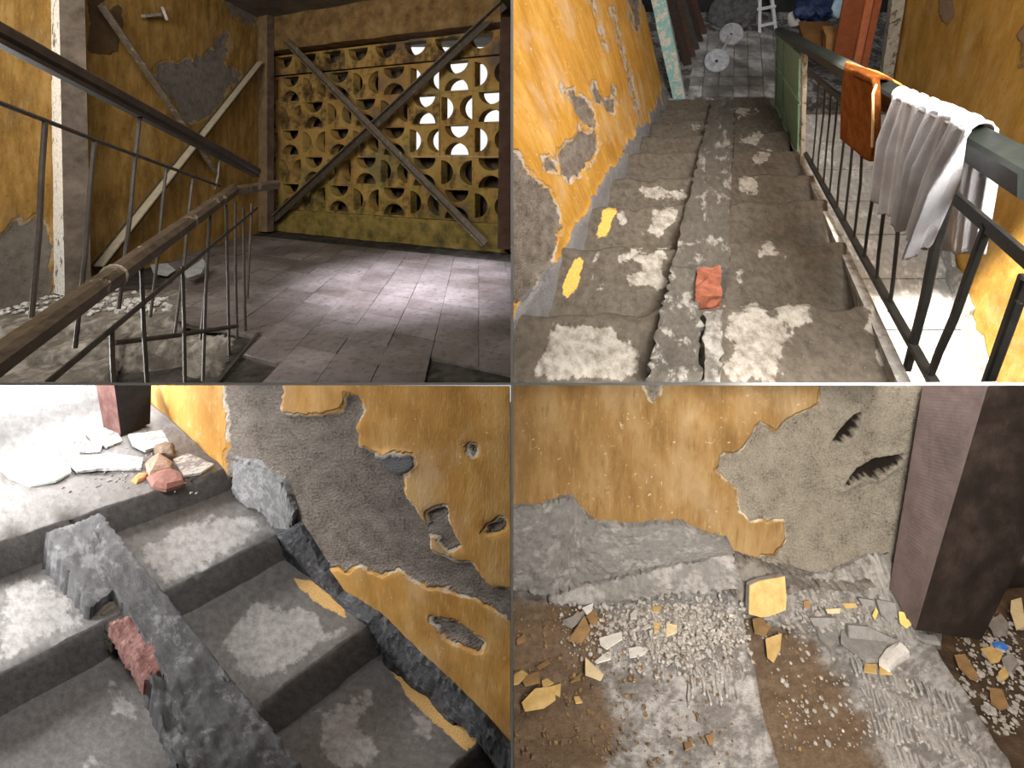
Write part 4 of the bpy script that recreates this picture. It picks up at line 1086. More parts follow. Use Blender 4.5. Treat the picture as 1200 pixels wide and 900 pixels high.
for i in range(4):
    a, b = L3[i], R3[i]
    if i == 0:
        Ld = Vector((-700, 540, -60)).normalized()
        P = step_prof(a+Ld*9, a, -U3*h3*1.35, None, rn=.016, nb=40)
    else:
        # tread starts at the foot of the riser above, level with this nose line
        foot_r = R3[i-1]-U3*h3; foot_l = L3[i-1]-U3*h3
        e = (b-a).normalized()
        back = b-foot_r; back = back-e*back.dot(e)
        P = step_prof(a-back*1.12, a, -U3*h3*1.35, None, rn=.014, nb=16)
    nm = sweep('landing' if i == 0 else 'step', P, b-a, 110, step3_m, jit=.013 if i else .016, seed=140+i, afn=a3, parent=stairs3, quad=3, jscale=8)

def plate(corners, plane, lift, th, nu, nv, mat, name, parent, amp=.02, seed=0, quad=3, rag=.008, **kw):
    """thick uneven slab from four traced corners (TL, TR, BR, BL) on a plane"""
    TL, TR, BR, BL = [plane.at(x, y, lift) for x, y in corners]
    top = []
    for j in range(nv+1):
        for i in range(nu+1):
            top.append(TL.lerp(BL, j/nv).lerp(TR.lerp(BR, j/nv), i/nu))
    top = np.array([tuple(p) for p in top]); X, Y = topx(top); rs = random.Random(seed)
    h = (fbm(X*.04, Y*.04, seed)-.5)*amp*2+(fbm(X*.18, Y*.18, seed+5)-.5)*amp*.7
    n = np.array(plane.n); V = top+h[:, None]*n[None]
    ring = list(range(nu+1))+[(nu+1)*(j+1)+nu for j in range(nv)]+[(nu+1)*nv+i for i in range(nu-1, -1, -1)]+[(nu+1)*j for j in range(nv-1, 0, -1)]
    c = V.mean(0)
    u_ = np.array((TR-TL).normalized()); v_ = np.array((BL-TL).normalized())
    for k in ring: V[k] += u_*rs.uniform(-rag, rag)+v_*rs.uniform(-rag, rag)-n*abs(rs.uniform(0, rag))
    N0 = len(V); low = V[ring]-n[None]*th
    F = grid_faces(nu, nv).tolist(); m = len(ring); V = np.concatenate([V, low])
    F += [[ring[k], N0+k, N0+(k+1) % m, ring[(k+1) % m]] for k in range(m)]+[[N0+k for k in range(m)]]
    st = np.stack([X*.004, Y*.004, h], 1); st = np.concatenate([st, st[ring]-np.array([[0, 0, th]])])
    return mk(name, V, fix_normals([tuple(v) for v in V], F), mat, parent=parent, attrs={'st': st}, quad=quad, smooth='angle', **kw)
lightslab3 = mat_concrete('strip_pale_render', (72, 72, 74), (92, 92, 94), (116, 116, 118), scale=8, lo=.5, hi=.64, bump=.6, flat=True)
plate([(56, 622), (117, 601), (165, 662), (104, 712)], NP3, .045, .22, 24, 30, lightslab3, 'ramp_strip', stairs3, .012, 201)
plate([(104, 640), (118, 601), (274, 798), (199, 800)], NP3, .047, .24, 34, 60, strip3_m, 'ramp_strip', stairs3, .012, 203)
plate([(196, 797), (272, 795), (356, 901), (224, 905)], NP3, .045, .24, 40, 40, strip3_m, 'ramp_strip', stairs3, .014, 204)
plate([(172, 790), (205, 800), (238, 905), (205, 905)], NP3, .02, .2, 14, 24, strip3_m, 'ramp_strip', stairs3, .03, 207, rag=.014)
plate([(108, 712), (170, 690), (182, 730), (132, 742)], NP3, -.01, .08, 14, 14, mat_mottled('crumbly_core', (60, 54, 48), (98, 90, 82), (126, 118, 108), scale=26, bump=1.0, bdist=.02), 'ramp_core', stairs3, .02, 209, rag=.012)
br3 = mat_mottled('brick_pinkish_red', (98, 62, 57), (126, 86, 81), (146, 114, 108), scale=22, bump=.9, bdist=.014, fine=80)
tag(plate([(128, 728), (160, 722), (196, 776), (170, 797)], NP3, .04, .06, 18, 22, br3, 'brick', stairs3, .018, 211, rag=.008), label='bare pinkish-red brick in the broken strip')

# ---- wall
W30, W31 = NP3.at(262, 548)-Vector((0, 0, .02)), NP3.at(574, 862)
dW = (W30-W31)
WP3 = plane3(W30, W31, W30+U3)
wall3 = mat_wall('limewash_peeling', (152, 106, 44), (180, 135, 68), (200, 165, 110), plaster=((128, 118, 110), (178, 168, 158)), cement=((116, 116, 120), (146, 146, 150)),
                 rim=(206, 198, 182), unit=.9, grime=(150, 112, 66), streak=(5, 1.6, 5), grain=95, pbump=2.6, spots=.8)
pl3 = [z2(p) for p in ([(518, -30), (655, -30), (660, 70), (690, 75), (740, 80), (800, 72), (812, 20), (835, 30), (850, 60), (838, 100), (835, 150), (880, 165), (960, 170), (965, 190), (935, 215), (945, 260), (975, 310), (1000, 340), (1000, 400), (1060, 420), (1100, 420), (1140, 470),
        (1230, 500), (1230, 570), (1160, 540), (1110, 500), (1000, 480), (930, 430), (890, 450), (870, 440), (840, 425), (810, 440), (760, 430), (700, 440), (600, 400), (560, 260), (540, 240), (530, 150), (535, 90)],
        [(1000, 305), (1040, 290), (1050, 330), (1075, 380), (1050, 390), (1010, 340)], [(1010, 550), (1060, 560), (1130, 610), (1120, 625), (1040, 590)], [(1125, 350), (1170, 325), (1175, 340), (1130, 358)],
        [(1100, 145), (1112, 150), (1108, 165), (1098, 160)], [(990, 440), (1018, 430), (1020, 460), (995, 470)])]
ce3 = z2([(545, 180), (620, 185), (670, 230), (685, 300), (640, 330), (590, 300), (548, 255)])
ce3b = z2([(880, 160), (960, 165), (968, 195), (930, 215), (890, 185)])
def w3a(S, T, X, Y):
    m = np.full(X.shape, -60.0)
    for p in pl3: m = np.maximum(m, sdf(p, X, Y))
    rag = (fbm(X*.05, Y*.05, 231)-.5)*16+(fbm(X*.2, Y*.2, 235)-.5)*6
    return {'st': np.stack([X*.004, -Y*.004, 0*X], 1), 'plaster': m+rag*.7, 'cement': np.maximum(sdf(ce3, X, Y), sdf(ce3b, X, Y))+rag*.5}
def w3h(S, T, X, Y):
    a = w3a(S, T, X, Y)
    return -.014*np.clip(a['plaster']/2.5+.5, 0, 1)+.02*np.clip(a['cement']/3+.5, 0, 1)+(fbm(S*3, T*3, 233)-.5)*.03+(fbm(S*40, T*40, 237)-.5)*.008*np.clip(a['plaster']/4+.5, 0, 1)
dWn = dW.normalized()
sheet('wall_right', W31-dWn*.8-U3*.3, dWn*(dW.length+4.6), U3*2.6, 330, 170, wall3, w3h, w3a, quad=3, thick=.12,
      label='yellow wall peeling to rough brown-grey plaster beside the grey steps', cat='wall', kind='structure')
# rough cement fillet between steps and wall
def ribbon(name, up_px, lo_px, pu, lu, pl, ll, mat, parent, n=80, m=10, th=.05, amp=.02, seed=0, quad=3, bulge=.0, **kw):
    def along(P, t):
        k = min(int(t*(len(P)-1)), len(P)-2); f = t*(len(P)-1)-k
        return (P[k][0]+(P[k+1][0]-P[k][0])*f, P[k][1]+(P[k+1][1]-P[k][1])*f)
    rs = random.Random(seed); V = []
    for j in range(m+1):
        for i in range(n+1):
            a = pu.at(*along(up_px, i/n), lu); b = pl.at(*along(lo_px, i/n), ll)
            V.append(a.lerp(b, j/m)+pu.n*(bulge*math.sin(math.pi*j/m)))
    V = np.array([tuple(v) for v in V]); X, Y = topx(V)
    nn = np.array((pu.n+pl.n).normalized())
    h = (fbm(X*.05, Y*.05, seed)-.5)*amp*2+(fbm(X*.2, Y*.2, seed+3)-.5)*amp
    V = V+h[:, None]*nn[None]
    N0 = len(V); ring = list(range(n+1))+[(n+1)*(j+1)+n for j in range(m)]+[(n+1)*m+i for i in range(n-1, -1, -1)]+[(n+1)*j for j in range(m-1, 0, -1)]
    for k in ring: V[k] += np.array([rs.uniform(-1, 1), rs.uniform(-1, 1), rs.uniform(-1, 1)])*.006
    low = V[ring]-nn[None]*th
    F = grid_faces(n, m).tolist(); mm = len(ring); V = np.concatenate([V, low])
    F += [[ring[k], N0+k, N0+(k+1) % mm, ring[(k+1) % mm]] for k in range(mm)]+[[N0+k for k in range(mm)]]
    ii, jj = np.meshgrid(np.arange(n+1), np.arange(m+1)); L_ = float(np.linalg.norm(V[n]-V[0])); T_ = float(np.linalg.norm(V[(n+1)*m]-V[0]))
    st = np.stack([ii.ravel()/n*L_, jj.ravel()/m*T_, h], 1); st = np.concatenate([st, st[ring]-np.array([[0, 0, th]])])
    return mk(name, V, fix_normals([tuple(v) for v in V], F), mat, parent=parent, attrs={'st': st}, quad=quad, **kw)
fil3 = mat_concrete('fillet_cement_dark', (48, 49, 52), (76, 78, 82), (104, 106, 110), scale=10, lo=.52, hi=.7, bump=1.0, grain=90, flat=True)
ribbon('baseboard_right', z2([(640, 330), (700, 330), (750, 420), (800, 490), (880, 540), (950, 610), (1040, 690), (1130, 780), (1210, 880)]), z2([(600, 320), (650, 370), (690, 455), (800, 530), (862, 562), (905, 670), (1010, 760), (1115, 830), (1180, 930)]),
       WP3, .012, WP3, .05, fil3, None, 100, 12, .10, .012, 241, bulge=.012, label='dark rough cement fillet running down between steps and peeling wall', cat='baseboard', kind='structure')
ribbon('baseboard_right', z2([(548, 175), (575, 180), (610, 190), (660, 230), (690, 300)]), z2([(545, 262), (575, 285), (615, 300), (640, 340), (672, 385)]), WP3, .012, WP3, .035,
       mat_concrete('fillet_cement_grey', (104, 104, 106), (128, 128, 130), (150, 150, 152), scale=8, bump=.8, flat=True), None, 40, 12, .03, .006, 247, bulge=.004, label='paler grey cement patch at the wall foot above the fillet', cat='baseboard', kind='structure')

# ---- landing details
red3 = mat_mottled('post_maroon', (66, 42, 40), (98, 68, 64), (120, 92, 86), scale=8, bump=.3)
LD3 = plane3(L3[0], R3[0], L3[0]+Vector((-700, 540, -60)).normalized())
def pd(x, y, pl): return pl.at(x, y).y
dm = pd(142, 512, LD3)
post('timber_post', (109, 122), (131, 142), (178, 176), (dm*1.03, dm, dm*1.05), [red3, mat_mottled('post_black_brown', (24, 21, 21), (44, 40, 40), scale=8)], (430, (506, 512, 496)), (0, 1, 1, 1),
     'maroon square post standing on the broken landing', 3)
slab_m = mat_concrete('landing_screed_crust', (112, 110, 110), (150, 148, 148), (196, 196, 196), scale=9, lo=.45, hi=.6, bump=.7)
slabw_m = mat_concrete('landing_pale_crust', (170, 180, 178), (200, 206, 204), (224, 228, 226), scale=7, bump=.4)
frag = [([(0, 205), (40, 190), (95, 185), (160, 195), (165, 215), (130, 235), (70, 245), (20, 225)], slabw_m, 'broad pale crust of screed near the edge of the landing'),
        ([(165, 200), (200, 180), (260, 172), (335, 180), (330, 205), (230, 208), (180, 215)], slab_m, 'long grey crust of screed before the maroon post'),
        ([(185, 165), (215, 140), (240, 150), (235, 162)], slab_m, 'small loose crust left of the maroon post'),
        ([(200, 120), (230, 100), (275, 120), (285, 140), (250, 155), (215, 138)], slab_m, 'cracked crust of screed close behind the maroon post'),
        ([(300, 125), (380, 115), (395, 145), (340, 165), (310, 150)], slab_m, 'curled crust of screed at the foot of the maroon post'),
        ([(405, 185), (440, 170), (500, 195), (470, 215), (430, 222)], slab_m, 'dark crust of screed at the landing corner by the wall')]
for k, (p, m, lab) in enumerate(frag):
    scrap('screed_slab', z2(p), LD3, .018, m, 3, lab, 'slab', 'loose screed on the landing', lift=.004, curl=.02, seed=k)
pk = mat_mottled('brick_dust_red', (112, 72, 64), (140, 100, 92), scale=20, bump=.8, bdist=.01)
def lump(name, P, plane, hgt, mat, quad, label, cat, group=None, seed=0, parent=None):
    """broken lump from a traced outline with a real height"""
    base = [plane.at(x, y) for x, y in P]; c = sum(base, Vector())/len(base); rs = random.Random(seed); n = plane.n
    V = []; m = len(base); lv = [(1.0, -.01), (1.04, .35*hgt), (.9, .8*hgt), (.55, hgt)]
    for s, z in lv:
        for p in base: V.append(c+(p-c)*(s+rs.uniform(-.05, .05))+n*(z+rs.uniform(-.1, .1)*hgt))
    F = []
    for k in range(len(lv)-1):
        for i in range(m): F.append([k*m+i, k*m+(i+1) % m, (k+1)*m+(i+1) % m, (k+1)*m+i])
    F.append(list(range(m))[::-1]); F.append([(len(lv)-1)*m+i for i in range(m)])
    return mk(name, V, fix_normals(V, F), mat, parent=parent, quad=quad, label=label, cat=cat, group=group)
lump('brick_fragment', z2([(345, 225), (385, 205), (425, 220), (430, 240), (390, 250), (360, 245)]), LD3, .05, pk, 3, 'red broken brick at the edge of the landing', 'brick', seed=3)
lump('brick_fragment', z2([(340, 195), (370, 175), (405, 195), (400, 212), (350, 220)]), LD3, .06, mat_mottled('brick_dusty', (120, 92, 78), (160, 134, 118), scale=20, bump=.8), 3, 'dusty brown broken brick behind the red one', 'brick', seed=4)
lump('brick_fragment', z2([(360, 160), (385, 150), (408, 155), (405, 180), (375, 180)]), LD3, .07, mat_mottled('rubble_brown', (78, 64, 52), (126, 108, 92), scale=20, bump=.8), 3, 'earthy lump between maroon post and wall', 'rubble', seed=6)
lump('paint_chip', z2([(308, 228), (325, 212), (347, 212), (340, 225), (320, 235)]), LD3, .02, mat_mottled('chip_orange', (160, 108, 58), (184, 136, 88), scale=20), 3, 'small orange chip lying beside the red broken brick', 'chip', seed=5)
rs = random.Random(77); prts = []
for k in range(420):
    x = rs.uniform(60, 240); y = rs.gauss(548, 16)-(x-60)*.06
    if LD3.at(x, y).y > 8: continue
    prts.append(rock_data(LD3.at(x, y), rs.uniform(.004, .014), k, (1, 1, .6), 1))
V, F = join(*prts); mk('rubble', V, F, mat_mottled('landing_grit', (104, 100, 98), (150, 146, 144), scale=30), quad=3, label='fine grey grit scattered along the cracked landing', cat='rubble', kind='stuff')

# ================================================================== PLACE 4 (lower right): wall foot with fallen plaster on the steps
C4 = 1.6
def FP4f(d): return Plane((0, 0, CAMZ-C4-d), (0, 95/540, 1))
FP4, FP4b, FP4c = FP4f(0), FP4f(.13), FP4f(.27)
WY4 = 2.08
WP4 = Plane((0, WY4, 0), (0, -1, 0))
wall4 = mat_wall('limewash_dusty', (106, 79, 42), (136, 104, 61), (160, 132, 92), plaster=((170, 157, 138), (208, 195, 174)), cement=((106, 101, 95), (132, 126, 119)),
                 rim=(196, 178, 150), unit=.8, grime=(140, 108, 66), streak=(8, 2.4, 8), grain=110, pbump=2.2, core=(46, 36, 28))
pl4 = [z2(p, 600) for p in ([(732, -30), (728, 55), (650, 85), (620, 120), (580, 90), (545, 155), (490, 170), (480, 200), (520, 240), (540, 300), (560, 320), (640, 322), (645, 375), (620, 405), (560, 415), (480, 440), (480, 520), (1000, 520), (1000, -30)], [(305, -30), (345, -30), (345, 25), (330, 40), (318, 20)])]
slit4 = [z2(p, 600) for p in ([(745, 152), (770, 110), (800, 75), (822, 64), (812, 105), (790, 132), (765, 140)], [(778, 246), (810, 205), (850, 180), (925, 166), (900, 195), (860, 225), (830, 220), (800, 232)])]
cem4 = z2([(-60, 285), (60, 285), (140, 258), (165, 300), (195, 325), (300, 330), (400, 322), (440, 345), (505, 362), (520, 420), (470, 560), (-60, 560)], 600)
cem4b = z2([(500, 430), (700, 462), (1100, 470), (1100, 700), (500, 700)], 600)
def w4a(S, T, X, Y):
    m = np.full(X.shape, -60.0)
    for p in pl4: m = np.maximum(m, sdf(p, X, Y))
    rag = (fbm(X*.05, Y*.05, 331)-.5)*12+(fbm(X*.2, Y*.2, 335)-.5)*6
    s = np.full(X.shape, -60.0)
    for p in slit4: s = np.maximum(s, sdf(p, X, Y))
    return {'plaster': m+rag*.6, 'cement': np.maximum(sdf(cem4, X, Y), sdf(cem4b, X, Y))+rag*.5, 'core': s+.8+(fbm(X*.25, Y*.25, 339)-.5)*3}  # slit mask: bare earth, with the shade of the gap in its colour
def w4h(S, T, X, Y):
    a = w4a(S, T, X, Y); s = np.full(X.shape, -60.0)
    for p in slit4: s = np.maximum(s, sdf(p, X, Y))
    lip = np.exp(-((s+3)/4.0)**2)*.012
    return -.010*np.clip(a['plaster']/2.5+.5, 0, 1)-.05*np.clip((s+1.2)/2, 0, 1)+lip+(fbm(S*3, T*3, 333)-.5)*.03+(fbm(S*45, T*45, 337)-.5)*.008*np.clip(a['plaster']/4+.5, 0, 1)
zb = FP4.at(800, 690).z
sheet('wall_back', (-.02, WY4, zb-.45), (1.96, 0, 0), (0, 0, 1.6), 420, 300, wall4, w4h, w4a, quad=4, thick=.12,
      label='dusty ochre wall with peeling plaster above the rubble', cat='wall', kind='structure')

V, F = prism([(1.7, 2.75, zb-.8), (4.2, 2.75, zb-.8), (4.2, 2.75, 1.0), (1.7, 2.75, 1.0)], (0, .1, 0))  # backing panel, dark colour in place of shade in the recess
mk('wall_right', V, F, mat_mottled('recess_shade_tone', (40, 32, 26), (62, 50, 40), scale=5), quad=4, label='dark panel, its colour standing in for shade in the recess behind the leaning post', cat='wall', kind='structure')
# ---- two treads and the floor below them
tread4_m = mat_concrete('tread_plaster_dust', (104, 98, 92), (140, 134, 128), (176, 170, 164), scale=7, lo=.4, hi=.62, bump=.8, grain=120, dust=((84, 66, 47), (116, 93, 68)), flat=True)
dust1 = z2([(-80, 480), (90, 500), (215, 530), (225, 620), (205, 700), (240, 800), (225, 930), (-80, 930)], 600)
dust2 = z2([(520, 500), (640, 560), (700, 600), (760, 680), (820, 770), (870, 900), (860, 940), (560, 940), (500, 700)], 600)
def mk_tread(pl, R0, R1, xl, dpoly, drop, seed, comb):
    """tread whose open edge runs from R0 (at the wall) to R1 (towards the viewer); left limit xl"""
    a, b = pl.at(*R0), pl.at(*R1)
    E = (b-a)*1.35
    w = Vector((1, 0, 0)); 
    lft = pl.at(xl, R0[1])-a
    wl = abs(lft.x)
    E = E.normalized()*(E.length+.35); a = a-E.normalized()*.30
    P = []
    nb = 60
    for k in range(nb): P.append((a-Vector((1, 0, 0))*wl*(1-k/(nb-1))*1.0-Vector((.03, 0, 0)), 1.0))
    for k in range(1, 6):
        an = math.pi/2*k/6; P.append((a+Vector((-.03+.03*math.sin(an), 0, -.03+.03*math.cos(an))), 1.4))
    for k in range(1, 8): P.append((a+Vector((0, 0, -.03-(drop-.03)*k/7)), 1.2))
    P.append((a-Vector((wl, 0, drop)), 0))
    def af(S, T, X, Y):
        rag = (fbm(X*.04, Y*.04, seed)-.5)*30
        return {'dust': sdf(dpoly, X, Y)+rag, 'yellow': np.full(X.shape, -90.0), 'pale': np.zeros(X.shape), 'st': np.stack([X*.004, -Y*.004, 0*X], 1)}
    return sweep('step', P, E, 130, tread4_m, jit=.014, seed=seed, afn=af, parent=stairs4, quad=4, jscale=9)
stairs4 = empty('staircase', FP4c.at(900, 800), 'plaster-dusted concrete steps at the foot of the ochre wall', 'staircase', kind='structure')
mk_tread(FP4, (868, 703), (914, 900), 560, dust1, .2, 351, 1)
mk_tread(FP4b, (1075, 722), (1192, 900), 840, dust2, .24, 357, 1)
def f4h(S, T, X, Y): return (fbm(S*4, T*4, 363)-.5)*.03
earth_m = mat_mottled('earthy_floor', (46, 36, 26), (74, 58, 42), (96, 78, 58), scale=12, bump=.8, bdist=.012)
a = FP4c.at(1040, 715); b = FP4c.at(1330, 715); c = FP4c.at(1040, 930)
sheet('floor', FP4c.at(980, 690), Vector((1.3, 0, 0)), (FP4c.at(980, 930)-FP4c.at(980, 690)), 80, 80, earth_m, f4h, quad=4, thick=.1, label='earth-brown floor below the second step at the post', cat='floor', kind='structure')
# comb marks scraped into the plaster dust on the treads
ridge_m = mat_mottled('scraped_plaster', (132, 126, 120), (162, 156, 148), (182, 176, 168), scale=20, bump=.8)
rs = random.Random(19); prts = []
for k in range(92):
    r = k//23; q = k % 23
    x = 996+q*6.0+r*13+rs.uniform(-2, 2); y = 770+q*2.2+r*34+rs.uniform(-3, 3)
    if x > 1165-(900-y)*.55 or y > 896: continue
    p0 = FP4b.at(x, y, .006); p1 = FP4b.at(x+rs.uniform(5, 10), y+rs.uniform(14, 26), .006)
    prts.append(bar(p0, p1, rs.uniform(.006, .012), rs.uniform(.008, .016), n=2, wob=.003, seed=k, bev=.3))
for k in range(34):
    x = rs.uniform(800, 872); y = rs.uniform(765, 815)
    p0 = FP4.at(x, y, .005); p1 = FP4.at(x+rs.uniform(1, 5), y+rs.uniform(8, 22), .005)
    prts.append(bar(p0, p1, .007, rs.uniform(.008, .014), n=2, wob=.002, seed=k, bev=.3))
V, F = join(*prts); tag(mk('comb_ridges', V, F, ridge_m, stairs4, quad=4), kind='stuff')

# ---- cement skirting slab at the wall foot
sk4 = mat_concrete('skirting_cement', (100, 96, 91), (122, 117, 111), (146, 141, 134), scale=9, lo=.5, hi=.7, bump=.9, grain=100, flat=True)
ribbon('baseboard_back', z2([(-80, 292), (60, 288), (140, 262), (170, 302), (200, 328), (300, 332), (400, 326), (440, 350), (505, 368)], 600), z2([(-80, 482), (0, 484), (80, 496), (150, 470), (230, 455), (290, 440), (350, 425), (420, 412), (520, 398)], 600),
       WP4, .02, WP4, .085, sk4, None, 110, 22, .07, .010, 371, 4, .01, label='grey cement skirting bulging from the ochre wall foot', cat='baseboard', kind='structure')
ribbon('baseboard_back', z2([(84, 500), (155, 476), (235, 460), (295, 446), (352, 431), (425, 418), (515, 402)], 600), z2([(90, 512), (150, 518), (240, 522), (300, 500), (380, 490), (450, 486), (540, 478)], 600),
       WP4, .07, WP4, .10, mat_concrete('skirting_pale', (104, 99, 93), (128, 122, 115), (154, 147, 139), scale=9, bump=.8), None, 70, 12, .08, .008, 375, 4, .01, label='cracked-off lower lip of the cement skirting', cat='baseboard', kind='structure')
ribbon('baseboard_back', z2([(525, 405), (580, 420), (640, 445), (700, 460), (760, 470), (830, 455)], 600), z2([(525, 505), (600, 505), (660, 488), (720, 478), (780, 484), (850, 476)], 600),
       WP4, .02, WP4, .07, mat_concrete('skirting_earthy', (74, 66, 58), (100, 92, 84), (124, 116, 106), scale=9, bump=.9), None, 50, 12, .06, .016, 379, 4, .01, label='crumbling dark skirting between the yellow chunk and the post', cat='baseboard', kind='structure')

# ---- post
pm1 = mat_wood('post_plum_grey', (62, 50, 46), (94, 78, 72), chip=(140, 122, 92), chip_amt=.70, scale=(4, 4, 2), rough=.5, spec=.4)
pm2 = mat_mottled('post_dark_stained', (26, 22, 18), (48, 39, 33), (72, 60, 52), scale=7, bump=.5, rough=.6)
post('timber_post', (1084, 1042), (1162, 1073), (1306, 1150), (2.03, 1.93, 2.0), [pm1, pm2], (438, (690, 738, 750)), (0, 1, 1, 1), 'heavy leaning dark post with a plum-grey face beside the rubble', 4)

# ---- heap of crumbled plaster sloping up against the wall on the second tread
RM4 = plane3(FP4b.at(930, 747), FP4b.at(1085, 754), px(990, 688, 2.04))
ribbon('plaster_heap', z2([(560, 505), (620, 470), (690, 450), (760, 440), (830, 402), (885, 400)], 600), z2([(600, 565), (690, 580), (770, 600), (850, 612), (930, 615), (960, 600)], 600), RM4, .004, RM4, -.006,
       mat_concrete('heap_plaster', (96, 90, 83), (126, 119, 111), (158, 151, 142), scale=10, bump=1.0, grain=90, flat=True), None, 70, 26, .03, .014, 383, 4, 0, label='heap of crumbled grey plaster sloping up to the wall beside the post', cat='plaster')
